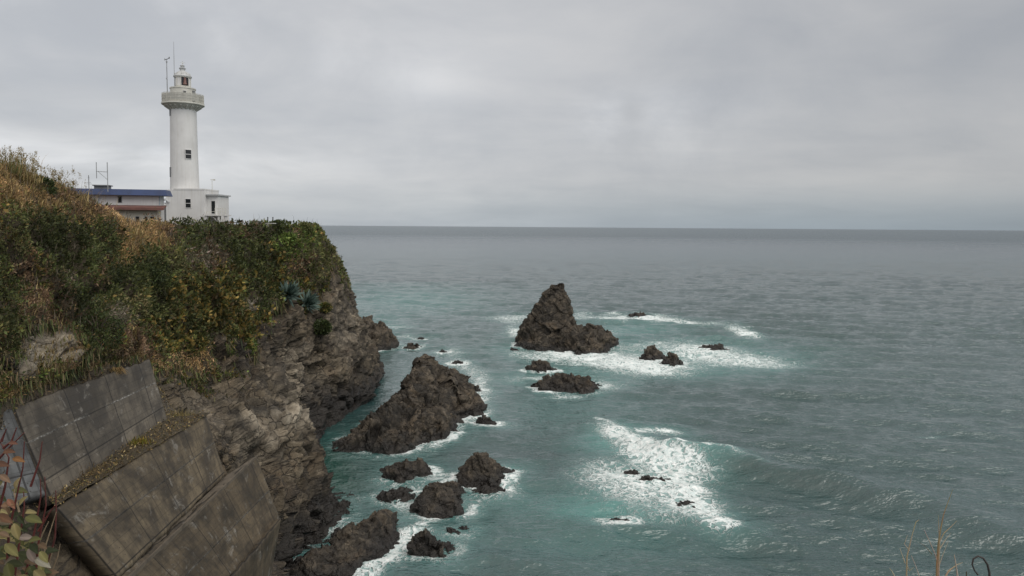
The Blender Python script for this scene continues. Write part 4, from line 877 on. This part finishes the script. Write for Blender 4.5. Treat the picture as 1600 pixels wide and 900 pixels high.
def shrub(label, px, py, R_, kind, seed, n=1500):
    rg = np.random.default_rng(seed); c = on_cliff(px, py); c = c + np.array([R_ * .25, -R_ * .2, R_ * .1]); root = empty('shrub', c, label, 'shrub')
    d = rg.normal(size=(n, 3)); d /= np.linalg.norm(d, axis=1, keepdims=True); r = (0.55 + .45 * rg.random((n, 1)) ** .5) * (1 + .35 * fbm(d * 2.2 + seed, 3, seed)[:, None])
    C = d * r * R_ * np.array([1, 1, .8]); a = d + rg.normal(size=(n, 3)) * .7; a /= np.linalg.norm(a, axis=1, keepdims=True); b = np.cross(a, rg.normal(size=(n, 3))); b /= np.linalg.norm(b, axis=1, keepdims=True)
    s = np.clip(c[1] * .0030, .11, .3) * (.7 + .6 * rg.random(n)); V, F = leaf_quads(C, a, b, s * 1.2, s * .6)
    pal = np.array(PAL[kind]); t = pal[rg.integers(0, len(pal), n)] * (.7 + .6 * rg.random((n, 1)))
    raw_mesh('foliage', V, F, M['leaf'], root, attrs={'tint': np.repeat(t, 4, 0)})
    bm = bmesh.new()
    for k in range(7):
        e = Vector(rg.normal(size=3)).normalized() * R_ * .75; e.z = abs(e.z); tube(bm, [(0, 0, -R_ * .4), tuple(e * .5), tuple(e)], [R_ * .05, R_ * .035, R_ * .012], 5)
    bm_obj('stems', bm, paint('bark', (0.09, 0.07, 0.05), .9, .2), root)
for a in (('round dark green bush on the ridge, just left of the dry reeds', 68, 292, .75, 'dark', 1), ('dark rounded shrub on the cliff top, right of the low concrete wall', 437, 353, .95, 'dark', 2), ('olive rounded shrub at the outer end of the cliff top', 478, 354, 1.1, 'olive', 3),
          ('small dark bush on bare rock under the right hand agave', 503, 508, 1.3, 'dark', 4), ('big dark evergreen shrub on the slope above the topmost retaining wall', 148, 520, 1.5, 'dark', 5), ('broad dark evergreen shrub halfway up the slope below the straw grass', 222, 436, 1.6, 'dark', 6),
          ('bright green low bush on the cliff top below the olive rounded shrub', 452, 376, 1.2, 'green', 8), ('yellow leaved bush right of the lower agave', 508, 478, .9, 'yellow', 9)):
    shrub(*a, n=1500 if a[3] > 1 else 900)

# ------------------------------------------------------------------ lighthouse
S_ = 108 / FPX; L0 = at(290, 350, 108)
def lx(px): return (px - 290) * S_
def lz(py): return (350 - py) * S_
K = 0.914
light = empty('lighthouse', L0, 'white round lighthouse tower with gallery and lantern on the headland', 'lighthouse')
bm = bmesh.new(); lathe(bm, [(24.6 * S_ * K, -1.0), (24.2 * S_ * K, lz(335)), (22.9 * S_ * K, lz(296)), (21.5 * S_ * K, lz(230)), (20.8 * S_ * K, lz(178)), (20.8 * S_ * K, lz(168))], 56)
bm_obj('tower', bm, M['white'], light, True)
bm = bmesh.new(); lathe(bm, [(20.7 * S_ * K, lz(174.5)), (22.5 * S_ * K, lz(172.5)), (30.5 * S_ * K, lz(169)), (33.8 * S_ * K, lz(167.2)), (33.8 * S_ * K, lz(164.8)), (18 * S_ * K, lz(164.2))], 56)
gal = bm_obj('gallery', bm, M['offwhite'], light, True)
bm = bmesh.new()
for k in range(20):
    t = 2 * math.pi * k / 20; c, s = math.cos(t), math.sin(t)
    for q in (0,):
        r0, r1 = 20.6 * S_ * K, 29.5 * S_ * K; w2 = .11
        pts = [(r0, lz(176)), (r0, lz(171.5)), (r1, lz(168.6)), (r1, lz(170.4))]
        ring = [[bm.verts.new((r * c - sg * w2 * s, r * s + sg * w2 * c, z)) for r, z in pts] for sg in (-1, 1)]
        bm.faces.new(ring[0]); bm.faces.new(ring[1][::-1])
        for j in range(4): bm.faces.new((ring[0][j], ring[0][(j + 1) % 4], ring[1][(j + 1) % 4], ring[1][j]))
bm_obj('brackets', bm, M['offwhite'], gal)
bm = bmesh.new(); rr = 32.6 * S_ * K
for k in range(150):
    t = 2 * math.pi * k / 150; x, y = rr * math.cos(t), rr * math.sin(t); rad = .03 if k % 6 == 0 else .013
    tube(bm, [(x, y, lz(164.3)), (x, y, lz(151.3))], rad, 5)
for z in (151.2, 155.5, 159.5, 163.3):
    pts = [(rr * math.cos(t), rr * math.sin(t), lz(z)) for t in np.linspace(0, 2 * math.pi, 73)]; tube(bm, pts, .03 if z < 151 else .018, 5)
rail = bm_obj('gallery_railing', bm, M['offwhite'], light)
bm = bmesh.new(); lathe(bm, [(rr - .05, lz(162.8)), (rr - .05, lz(152.4)), (rr - .035, lz(152.4)), (rr - .035, lz(162.8))], 72, caps=False); bm_obj('railing_mesh', bm, paint('railing_mesh_paint', (0.46, 0.455, 0.42), .6, .1, streak=.4), rail, True)
bm = bmesh.new(); lathe(bm, [(19.8 * S_ * K, lz(164.6)), (19.8 * S_ * K, lz(143.4)), (20.6 * S_ * K, lz(143.2)), (20.6 * S_ * K, lz(141.6)), (12 * S_ * K, lz(141.3))], 48)
bm_obj('watch_room', bm, M['offwhite'], light, True)
bm = bmesh.new(); rl = 12.9 * S_ * K
lathe(bm, [(rl, lz(141.8)), (rl, lz(138.5)), (rl - .04, lz(138.5)), (rl - .04, lz(141.8))], 32); lathe(bm, [(rl + .06, lz(126.0)), (rl + .06, lz(123.4)), (rl - .1, lz(123.4))], 32, caps=False)
for k in range(12):
    t = 2 * math.pi * (k + .3) / 12; tube(bm, [(rl * math.cos(t), rl * math.sin(t), lz(141)), (rl * math.cos(t), rl * math.sin(t), lz(124))], .045, 6)
lant = bm_obj('lantern_room', bm, M['offwhite'], light)
bm = bmesh.new(); a0 = math.radians(-76); lathe(bm, [(rl - .06, lz(139)), (rl - .06, lz(125.6))], 14, a0=a0, a1=a0 + math.radians(54)); bm_obj('lantern_glass', bm, M['glass'], lant, True)
bm = bmesh.new(); lathe(bm, [(rl - .03, lz(139)), (rl - .03, lz(125.6))], 40, a0=a0 + math.radians(54), a1=a0 + 2 * math.pi); bm_obj('lantern_blind', bm, M['white'], lant, True)
bm = bmesh.new(); lathe(bm, [(.05, lz(137.5)), (.3, lz(137)), (.2, lz(133)), (.14, lz(127)), (.05, lz(126.4))], 20, c=((rl - .02) * math.cos(math.radians(-50)), (rl - .02) * math.sin(math.radians(-50)))); bm_obj('lens', bm, M['lens'], lant, True)
bm = bmesh.new(); lathe(bm, [(rl + .13, lz(124.6)), (rl + .13, lz(123.2)), (rl * .97, lz(121.6)), (rl * .84, lz(119)), (rl * .58, lz(116.6)), (.45, lz(115.4)), (.36, lz(114.9)), (.36, lz(112.2)), (.46, lz(111.8)), (.46, lz(110.6)), (.26, lz(110.2)), (.26, lz(107.6)), (.34, lz(107.2)), (.1, lz(105.8))], 32)
dome_ = bm_obj('dome', bm, paint('dome_paint', (0.46, 0.47, 0.47), .5, .15, 2, streak=.3), light, True)
bm = bmesh.new(); tube(bm, [(0, 0, lz(106)), (0, 0, lz(99.5))], .03, 6); tube(bm, [(-.05, 0, lz(103.3)), (.42, 0, lz(102.4))], .025, 5); tube(bm, [(-.3, 0, lz(101.3)), (.2, 0, lz(104.3))], .02, 5)
bm_obj('finial', bm, M['offwhite'], dome_)
for k in range(10):
    t = 2 * math.pi * k / 10; bm = bmesh.new(); tube(bm, [(rl * .93 * math.cos(t), rl * .93 * math.sin(t), lz(121.4)), (rl * .97 * math.cos(t), rl * .97 * math.sin(t), lz(119.2))], .035, 5); bm_obj('knob', bm, M['offwhite'], dome_)

bm = bmesh.new()
for px, hh in ((281.7, 73), ): tube(bm, [(lx(px), -.9, lz(142)), (lx(px), -.9, lz(100)), (lx(px), -.9, lz(hh))], [.05, .04, .022], 6)
bm_obj('lightning_rod', bm, M['grey'], light)
bm = bmesh.new(); xm = lx(267.0); tube(bm, [(xm, -.2, lz(163)), (xm, -.2, lz(101))], [.075, .05], 7); tube(bm, [(xm - .06, -.2, lz(128)), (xm - .06, -.2, lz(126))], .09, 6); tube(bm, [(xm, -.2, lz(103)), (xm, -.2, lz(100.5))], .11, 6)
ms_ = bm_obj('mast', bm, M['grey'], light)
bm = bmesh.new(); tube(bm, [(xm - .25, -.2, lz(98.2)), (xm + .1, -.2, lz(97.6)), (xm + .42, -.2, lz(95.2))], [.06, .05, .03], 6); box(bm, xm + .3, xm + .45, -.215, -.185, lz(97), lz(94.2)); tube(bm, [(xm, -.2, lz(100)), (xm, -.2, lz(97.8))], .03, 5)
for k in range(4):
    t = k * math.pi / 2 + .4; tube(bm, [(xm - .26, -.2, lz(98.2)), (xm - .28, -.2 + .22 * math.cos(t), lz(98.2) + .22 * math.sin(t))], [.03, .015], 4)
bm_obj('wind_gauge', bm, M['lead'], ms_)
def window(parent, x, y, z, wd, hg, div=True, frame=None, name='window', depth=.07):
    f = .055; fr = bmesh.new()
    box(fr, x - wd / 2, x + wd / 2, y - depth, y + .05, z, z + f); box(fr, x - wd / 2, x + wd / 2, y - depth, y + .05, z + hg - f, z + hg)
    box(fr, x - wd / 2, x - wd / 2 + f, y - depth, y + .05, z + f, z + hg - f); box(fr, x + wd / 2 - f, x + wd / 2, y - depth, y + .05, z + f, z + hg - f)
    if div: box(fr, x - wd / 2 + f, x + wd / 2 - f, y - depth + .005, y + .05, z + hg * .5 - .035, z + hg * .5 + .035)
    o = bm_obj(name, fr, frame or M['white'], parent)
    bm_obj('pane', B((x - wd / 2 + f, x + wd / 2 - f, y - .03, y + .04, z + f, z + hg - f)), M['glass'], o); return o
FACE = math.radians(23.9)
for (p0, p1, q0, q1, rpx, xc) in ((290.6, 300.2, 236.3, 250.7, 22.0, 289.2), (287.4, 292.9, 147.2, 156.2, 19.8, 287.6)):
    r = rpx * S_ * K; wd = (p1 - p0) * S_; u = ((p0 + p1) / 2 - xc) * S_ * K; o_ = window(light, 0, -r - .005, lz(q1), wd, (q1 - q0) * S_, rpx > 20, depth=.06)
    o_.rotation_euler.z = FACE + math.asin(u / r)
r = 19.8 * S_ * K; bmd = B((-.30, .30, -r - .04, -r + .4, lz(163.5), lz(145.5))); o_ = bm_obj('door', bmd, M['lead'], light, bevel=.02); o_.rotation_euler.z = FACE + math.asin((304 - 287.6) / 19.8)
for (q0, q1) in ((263, 278), (175.5, 185)):
    rq = (22.2 if q0 > 200 else 20.7) * S_ * K; o_ = bm_obj('side_window', B((-.32, .32, -rq - .05, -rq + .18, lz(q1), lz(q0))), M['lead'], light, bevel=.02); o_.rotation_euler.z = FACE - math.radians(76)
# the annex at the foot of the tower
y0 = -2.6
bm = B((lx(273), lx(331.5), y0, 2.6, -1.2, lz(298.2))); an = bm_obj('annex', bm, M['white'], light, bevel=.04)
bm_obj('parapet', B((lx(285), lx(331.8), y0 - .05, 2.65, lz(298.2) + .002, lz(296.2))), M['white'], an, bevel=.03)
window(an, lx(307), y0, lz(325.6), 9.0 * S_, 14 * S_, True)
bm = bmesh.new()
for k in range(6): z_ = lz(348) + k * .1; box(bm, lx(302.5), lx(315.7), y0 - .09, y0 - .02, z_, z_ + .075)
box(bm, lx(302), lx(316.2), y0 - .12, y0 - .01, lz(342.2), lz(341.2)); bm_obj('vent_panel', bm, M['offwhite'], an)
bm = B((lx(327), lx(348.0), y0 + .9, 2.4, -1.2, lz(306.3))); wg = bm_obj('wing', bm, M['white'], light, bevel=.03)
bm_obj('eave', B((lx(326.5), lx(350.5), y0 + .4, 2.7, lz(306.3) + .003, lz(304.2))), M['greyroof'], wg, bevel=.04)
dr = window(wg, lx(341.2), y0 + .9, lz(334.5), 7.0 * S_, 20.5 * S_, False, name='glazed_door')
bm = bmesh.new(); xl = lx(332.5); tube(bm, [(xl, 0, lz(304)), (xl, 0, lz(280.5))], .04, 6); tube(bm, [(xl - .25, 0, lz(281.2)), (xl + .4, 0, lz(280.2))], .035, 5); box(bm, xl + .2, xl + .45, -.08, .08, lz(282.4), lz(280.6)); bm_obj('roof_lamp_post', bm, M['offwhite'], wg)
bm = B((lx(333.8), lx(369), y0 - .9, y0 + .85, lz(337.4), lz(336))); bal = bm_obj('balcony', bm, M['white'], light, bevel=.03)
bm = bmesh.new()
for px in (338, 343, 351, 355.5, 358.5, 362.8, 366.5):
    tube(bm, [(lx(px), y0 - .8, lz(336)), (lx(px), y0 - .8, lz(325.5 if px > 349 else 331))], .05, 6)
tube(bm, [(lx(351), y0 - .8, lz(325.7)), (lx(363), y0 - .8, lz(325.7))], .03, 5); tube(bm, [(lx(338), y0 - .8, lz(331)), (lx(367), y0 - .8, lz(331))], .025, 5)
bm_obj('balcony_railing', bm, M['offwhite'], bal)
for px in (336.5, 356, 365.5): bm = B((lx(px) - .16, lx(px) + .16, y0 - .75, y0 - .35, -1, lz(337.4) - .0)); bm_obj('column', bm, M['white'], bal, bevel=.03)
bm = bmesh.new(); pts = [(lx(335) + .75 * (1 - math.cos(t)), lz(346) + .62 * math.sin(t)) for t in np.linspace(0, math.pi, 15)]
for (xa, za), (xb, zb) in zip(pts[:-1], pts[1:]):
    v = [bm.verts.new(p) for p in ((xa, y0 - .6, za), (xb, y0 - .6, zb), (xb, y0 - .6, zb + .16), (xa, y0 - .6, za + .16), (xa, y0 - .3, za), (xb, y0 - .3, zb), (xb, y0 - .3, zb + .16), (xa, y0 - .3, za + .16))]
    for f in ((0, 1, 2, 3), (7, 6, 5, 4), (0, 4, 5, 1), (3, 2, 6, 7)): bm.faces.new([v[k] for k in f])
bm_obj('arch', bm, M['white'], bal)
# entrance porch on the left of the tower
po = bm_obj('porch', B((lx(261), lx(272), y0 + .2, y0 + 1.8, -1.2, lz(318))), M['lead'], light, bevel=.03)
bm = bmesh.new(); n_ = 10; A = []
for k in range(n_ + 1):
    t = k / n_; x = lx(254.8) + t * (lx(278.6) - lx(254.8)); z = lz(317.8) + math.sin(math.pi * t) * 5.0 * S_
    A.append([bm.verts.new((x, y, z + dz)) for y, dz in ((y0 - .3, 0), (y0 - .3, .16), (y0 + 2, .16), (y0 + 2, 0))])
for a, c in zip(A[:-1], A[1:]):
    for j in range(4): bm.faces.new((a[j], a[(j + 1) % 4], c[(j + 1) % 4], c[j]))
bm.faces.new(A[0]); bm.faces.new(A[-1]); bm_obj('porch_roof', bm, M['greyroof'], po)
bm = bmesh.new(); bmesh.ops.create_uvsphere(bm, u_segments=14, v_segments=10, radius=.19, matrix=Matrix.Translation((lx(271.6), y0 - .1, lz(321)))); bm_obj('globe_lamp', bm, M['white'], po, True)
bm = bmesh.new()
for k in range(5): box(bm, lx(255) + k * .2, lx(262), y0 - .2, y0 + .15, -1.0 + k * .28, -.72 + k * .28)
tube(bm, [(lx(255), y0 - .2, lz(344)), (lx(262), y0 - .2, lz(331))], .03, 5); bm_obj('porch_steps', bm, M['lead'], po)

# ------------------------------------------------------------------ building with the blue fascia
S2 = 93 / FPX; B0 = at(190, 350, 93); hb = empty('keeper_building', B0, 'low white building with a blue fascia and red lower roof, left of the lighthouse', 'building', rz=math.radians(14))
ct = 0.91
def bx(px): return (px - 190) * 0.0741
def bz(py): return (350.3 - py) * S2
bm_obj('wall', B((bx(112), bx(252), 0, 2.0, -1.5, bz(303.5))), M['white'], hb, bevel=.03)
bm = bmesh.new()
for pts in (((bx(106), -.9), (bx(264.5), -.9), (bx(260), -.6), (bx(110), -.6)),):
    zb, zt = bz(305.6), bz(296.5)
    lo = [bm.verts.new((x, y, zb)) for x, y in ((bx(106), -.95), (bx(265), -.95), (bx(265), 2.6), (bx(106), 2.6))]; hi = [bm.verts.new((x, y, zt)) for x, y in ((bx(108), -.7), (bx(262), -.7), (bx(262), 2.3), (bx(108), 2.3))]
    bm.faces.new(lo); bm.faces.new(hi)
    for k in range(4): bm.faces.new((lo[k], lo[(k + 1) % 4], hi[(k + 1) % 4], hi[k]))
bm_obj('roof_fascia', bm, M['blue'], hb, bevel=.02)
bm_obj('lower_wall', B((bx(116), bx(251), -1.6, -.02, -1.5, bz(328.6))), M['cream'], hb, bevel=.03)
bm = bmesh.new(); v = [bm.verts.new(p) for p in ((bx(112), -2.5, bz(328.8)), (bx(263), -2.5, bz(328.8)), (bx(261), -.01, bz(322.5)), (bx(114), -.01, bz(322.5)), (bx(112), -2.5, bz(325)), (bx(263), -2.5, bz(325)), (bx(261), -.01, bz(320.8)), (bx(114), -.01, bz(320.8)))]
for f in ((0, 1, 2, 3), (4, 5, 6, 7), (0, 1, 5, 4), (1, 2, 6, 5), (2, 3, 7, 6), (3, 0, 4, 7)): bm.faces.new([v[k] for k in f])
bm_obj('lower_roof', bm, M['red'], hb)
window(hb, bx(188.5), 0, bz(317.5), 6 * S2, 10.5 * S2, False, frame=M['grey'])
for px, wd in ((172, 7), (196, 9), (220, 6), (233.5, 5), (243.5, 8.5)): window(hb, bx(px), -1.6, bz(348), wd * S2, 10 * S2, px > 240, frame=M['grey'])
bm = bmesh.new(); pipe_m = paint('pale_blue_pipe', (.35, .42, .48), .5)
for px_, y_, e_ in ((156, -.12, -1), (250.5, -.08, bz(322))):
    bm = bmesh.new(); tube(bm, [(bx(px_), y_, bz(305)), (bx(px_), y_, e_)], .05, 6); bm_obj('drainpipe', bm, pipe_m, hb)
bm = B((bx(148), bx(170), .3, 1.6, bz(297), bz(291.6)), (bx(146), bx(172), .1, 1.8, bz(291.6), bz(290))); bm_obj('roof_vent', bm, M['lead'], hb)
# antennas stand on the roof
def on_roof(px, py, name, label, cat, bmf):
    p = at(px, py, 91.5); r = empty(name, p, label, cat); return r
an1 = on_roof(168.5, 292, 'antenna_frame', 'grey H shaped dipole antenna frame on the blue roofed building', 'antenna', None); q_ = 91.5 / FPX
bm = bmesh.new(); tube(bm, [(0, 0, -.6), (0, 0, 38 * q_)], .05, 6); bm_obj('mast', bm, M['grey'], an1)
bm = bmesh.new(); tube(bm, [(-17 * q_, 0, 13 * q_), (-17 * q_, 0, 38 * q_)], .045, 6); tube(bm, [(-17 * q_, 0, 24 * q_), (0, 0, 23 * q_)], .035, 5); tube(bm, [(-15 * q_, 0, 24 * q_), (0, 0, 11 * q_)], .03, 5); bm_obj('arm', bm, M['grey'], an1)
an2 = on_roof(139, 293, 'television_antenna', 'thin television aerial with short cross bars left of the H shaped antenna', 'antenna', None)
bm = bmesh.new(); tube(bm, [(0, 0, -.6), (0, 0, 19 * q_)], .045, 6); bm_obj('mast', bm, M['lead'], an2)
for z, l in ((15, 1.4), (8, 3.2), (5.5, 4.5)): bm = bmesh.new(); tube(bm, [(-l * q_, 0, z * q_), (l * q_, 0, z * q_)], .025, 4); bm_obj('crossbar', bm, M['lead'], an2)
# rail, low wall and posts on the plateau
p = at(314, 349, 101); fr_ = empty('handrail', p, 'thin dark handrail along the cliff top in front of the lighthouse', 'handrail'); q_ = 101 / FPX
bm = bmesh.new(); tube(bm, [(-21 * q_, 0, 1.6 * q_), (22 * q_, 0, 1.4 * q_)], .035, 5); bm_obj('rail', bm, M['dark'], fr_)
for k in range(6):
    bm = bmesh.new(); x = (-21 + 8.6 * k) * q_; tube(bm, [(x, 0, -.7), (x, 0, 1.5 * q_)], .03, 5); bm_obj('post', bm, M['dark'], fr_)
p = at(411, 350, 112); lw = empty('low_wall', p, 'low pale concrete wall at the cliff edge between the lighthouse and the shrubs', 'wall'); q_ = 112 / FPX
bm_obj('wall_body', B((-16 * q_, 9 * q_, -.15, .15, -2.0, .05)), paint('pale_concrete', (.36, .345, .31), .9, .15, streak=.5), lw, bevel=.02); bm_obj('coping', B((-18 * q_, 20 * q_, -.2, .2, .053, .16)), paint('coping_concrete', (.55, .54, .51), .9, .1), lw, bevel=.02)
p = at(403, 350, 120); fe = empty('post_fence', p, 'low dark fence of short posts beyond the low concrete wall', 'fence'); q_ = 120 / FPX
for k in range(12):
    bm = bmesh.new(); x = (-12 + 2.4 * k) * q_; tube(bm, [(x, 0, -.8), (x, 0, (4.2 + 1.2 * ((k * 7) % 3)) * q_)], .06, 5); bm_obj('post', bm, M['dark'], fe)
bm = bmesh.new(); tube(bm, [(-13 * q_, 0, 3.6 * q_), (16 * q_, 0, 3.2 * q_)], .05, 5); bm_obj('rail', bm, M['dark'], fe)
for px, hgt, lab in ((418.5, 11, 'dark bollard with a cap standing on the cliff top, nearer the lighthouse of the two'), (426.5, 11, 'dark bollard with a cap standing on the cliff top, nearer the shrubs of the two')):
    p = at(px, 350, 118); r = empty('bollard', p, lab, 'bollard', 'bollards on the cliff top'); q_ = 118 / FPX
    bm = bmesh.new(); tube(bm, [(0, 0, -.8), (0, 0, hgt * q_ * .9)], .085, 8); bm_obj('post', bm, M['dark'], r)
    bm = bmesh.new(); lathe(bm, [(.11, hgt * q_ * .9), (.11, hgt * q_ * .96), (.04, hgt * q_)], 10); bm_obj('cap', bm, M['dark'], r)

# ------------------------------------------------------------------ plants by the camera
def big_leaf(bm, lay, c, d, up, L, Wd, col, curl=.25):
    d = Vector(d).normalized(); s = d.cross(Vector(up)).normalized(); n = s.cross(d); prev = None; K_ = 8
    for j in range(K_ + 1):
        t = j / K_; hw = Wd * .5 * (math.sin(math.pi * min(t * 1.02 + .015, 1)) ** .75) * (1.12 - .3 * t) + .0006
        p = Vector(c) + d * L * t - n * L * curl * t * t
        row = [bm.verts.new(p + s * hw * u + n * hw * (.38 * abs(u) + .05 * math.sin(9 * t + u))) for u in (-1, -.5, 0, .5, 1)]
        for v, u in zip(row, (-1, -.5, 0, .5, 1)):
            k = 1.25 if u == 0 else (1 - .12 * abs(u)); v[lay] = (col[0] * k, col[1] * k, col[2] * k, 1)
        if prev:
            for q in range(4): bm.faces.new((prev[q], prev[q + 1], row[q + 1], row[q]))
        prev = row
rg = random.Random(21)
fp = at(18, 930, 2.3); fs = empty('leafy_shrub', fp, 'red stemmed shrub with large green, yellow and brown leaves at the lower left corner', 'shrub')
def fl(px, py, Y): return tuple(at(px, py, Y) - fp)
stem_m = paint('red_stem', (0.10, 0.022, 0.018), .6, .2, 8); stem_m2 = paint('tan_twig', (0.25, 0.19, 0.12), .8, .2, 8)
bm = bmesh.new()
for pts, Y in (([(20, 920), (30, 850), (38, 790), (37, 768)], 2.2), ([(55, 905), (60, 850), (72, 790), (70, 745)], 2.35), ([(40, 900), (56, 820), (64, 775), (63, 748)], 2.3), ([(10, 905), (14, 830), (25, 780), (36, 730), (38, 690)], 2.15), ([(5, 700), (18, 690), (26, 668)], 2.1), ([(-5, 720), (14, 700), (38, 676)], 2.1), ([(70, 900), (86, 840), (88, 800), (87, 766)], 2.5), ([(-10, 830), (8, 760), (14, 715), (0, 690)], 2.1), ([(60, 830), (78, 800), (86, 790)], 2.4), ([(48, 760), (62, 720), (66, 690)], 2.45), ([(2, 690), (10, 670)], 2.1)):
    tube(bm, [fl(x, y, Y) for x, y in pts], [.0042 - .0029 * k / (len(pts) - 1) for k in range(len(pts))], 6)
bm_obj('red_stems', bm, stem_m, fs)
bm = bmesh.new()
for pts, Y in (([(60, 905), (72, 850), (88, 800)], 2.4), ([(70, 905), (82, 860), (86, 830)], 2.5), ([(50, 880), (66, 835), (76, 815)], 2.45), ([(75, 910), (90, 870), (94, 850)], 2.5), ([(30, 800), (22, 770), (28, 748)], 2.3)):
    tube(bm, [fl(x, y, Y) for x, y in pts], [.0035, .0026, .0012], 5)
bm_obj('dead_twigs', bm, stem_m2, fs)
GREEN = [(0.10, 0.10, 0.035), (0.05, 0.060, 0.022), (0.17, 0.155, 0.06), (0.035, 0.045, 0.018), (0.24, 0.20, 0.09), (0.15, 0.10, 0.06), (0.13, 0.11, 0.075)]
bm = bmesh.new(); lay = bm.verts.layers.float_color.new('tint')
for k in range(190):
    t = rg.random(); px = rg.uniform(-30, 66) ; py = rg.uniform(800, 925) if k > 22 else rg.uniform(750, 830)
    if py < 800: px = rg.uniform(-25, 40)
    if px > 40 and py < 850: py += 40
    Y = rg.uniform(2.0, 2.6); c = fl(px, py, Y); an_ = rg.uniform(-2.6, .8) if rg.random() < .6 else rg.uniform(0, 6.28)
    d = (math.cos(an_), rg.uniform(-.6, .3), math.sin(an_) * .7 + .05); L = rg.uniform(.028, .05)
    col = rg.choice(GREEN); f = rg.uniform(.65, 1.1); big_leaf(bm, lay, c, d, (rg.uniform(-.5, .5), -.6, 1), L, L * rg.uniform(.42, .58), [x * f for x in col], rg.uniform(.05, .4))
for px, py, an_, L in ((40, 808, -.15, .066), (22, 818, -1.2, .06), (8, 850, -.6, .066), (45, 845, .3, .05), (30, 790, .9, .05), (62, 862, -.8, .05)):
    big_leaf(bm, lay, fl(px, py, 2.05), (math.cos(an_), -.2, math.sin(an_)), (.1, -.7, 1), L * .8, L * .38, rg.choice([GREEN[2], GREEN[4], GREEN[0]]), .15)
o_ = bm_obj('green_leaves', bm, M['leaf'], fs, True)
bm = bmesh.new(); lay = bm.verts.layers.float_color.new('tint')
for px, py, an_, L, col in ((20, 716, -.05, .05, (0.20, 0.10, 0.04)), (5, 706, .2, .05, (0.12, 0.06, 0.035)), (14, 692, .1, .036, (0.13, 0.06, 0.04)), (0, 742, -.4, .05, (0.20, 0.13, 0.085)), (2, 790, .3, .05, (0.20, 0.12, 0.07)), (24, 764, 1.2, .05, (0.28, 0.22, 0.11)), (-5, 805, -.2, .07, (0.13, 0.07, 0.04)), (12, 780, -.7, .045, (0.22, 0.10, 0.06)), (30, 840, .2, .06, (0.26, 0.21, 0.18)), (55, 872, -.3, .07, (0.30, 0.28, 0.22)), (44, 858, -.9, .06, (0.24, 0.19, 0.16)), (-8, 725, .1, .06, (0.11, 0.055, 0.035))):
    big_leaf(bm, lay, fl(px, py, 2.08), (math.cos(an_), -.3, math.sin(an_)), (.1, -.8, .9), L * .78, L * .33, col, .25)
wl_ = bm_obj('withered_leaves', bm, M['leaf'], fs, True); wl_['label'] = 'withered orange and brown leaves'

fg = at(1470, 925, 2.6)
def gtip(px, py, Y=2.6): return tuple(at(px, py, Y) - fg)
fgo = empty('dry_grass_stalks', fg, 'tall straw coloured grass stalks at the lower right corner in front of the sea', 'grass')
def stalk_mesh(lst):
    bm = bmesh.new(); lay = bm.verts.layers.float_color.new('tint')
    for pts, r0, r1, col in lst:
        n0 = len(bm.verts); P_ = [Vector(gtip(*p)) for p in pts]; tube(bm, P_, [r0 + (r1 - r0) * k / (len(P_) - 1) for k in range(len(P_))], 5); bm.verts.ensure_lookup_table()
        for v in bm.verts[n0:]: v[lay] = (*[c * rg.uniform(.8, 1.2) for c in col], 1)
    return bm
s1, s2, s3 = (0.30, 0.215, 0.125), (0.40, 0.32, 0.21), (0.46, 0.40, 0.30)
bm_obj('stalks', stalk_mesh([([(1463, 920), (1464, 880), (1466, 850), (1470, 825), (1474, 805), (1481, 785), (1489, 764)], .0042, .0006, s1), ([(1466, 905), (1468, 850), (1467, 830), (1466, 805)], .0032, .0007, s2),
    ([(1416, 920), (1417, 870), (1424, 840), (1431, 816), (1436, 812)], .0032, .0007, s2), ([(1498, 915), (1494, 885), (1491, 867)], .004, .001, s3), ([(1510, 910), (1510, 893)], .003, .002, (.10, .08, .06))]), M['straw'], fgo)
bm_obj('leaf_blades', stalk_mesh([([(1465, 880), (1461, 866), (1452, 845), (1444, 828)], .0022, .0008, s3), ([(1466, 850), (1475, 833), (1485, 824), (1495, 814)], .0022, .0007, s2), ([(1467, 860), (1478, 842), (1486, 833)], .002, .0006, s3), ([(1465, 890), (1472, 870), (1482, 845)], .002, .0006, s3),
    ([(1475, 905), (1482, 892), (1496, 882), (1504, 879)], .0032, .0008, s2), ([(1474, 912), (1480, 896), (1489, 887)], .0036, .001, s3), ([(1414, 880), (1410, 868), (1406, 857)], .002, .0007, s3), ([(1421, 860), (1413, 850), (1418, 836)], .0018, .0006, s3), ([(1416, 880), (1421, 892), (1428, 886)], .002, .0006, s2), ([(1438, 905), (1431, 885), (1424, 868)], .002, .0007, s3), ([(1399, 903), (1394, 893), (1390, 888)], .002, .0008, s3), ([(1456, 866), (1448, 856), (1438, 848)], .0014, .0005, (.2, .15, .1))]), M['straw'], fgo)
hk = empty('curled_stem', at(1540, 925, 2.6), 'dark dead stem curled over into a hook beside the straw coloured stalks', 'stem')
bm = bmesh.new(); o3 = at(1540, 925, 2.6)
tube(bm, [tuple(at(x, y, 2.6) - o3) for x, y in ((1547, 920), (1546, 895), (1543, 882), (1536, 872), (1528, 869), (1521, 873), (1519, 882), (1523, 892), (1528, 898))], [.0045, .0042, .0038, .0036, .0034, .0032, .0028, .0024, .0032], 7)
bm_obj('stem', bm, paint('dead_stem', (0.045, 0.04, 0.038), .8, .2, 10), hk, True)
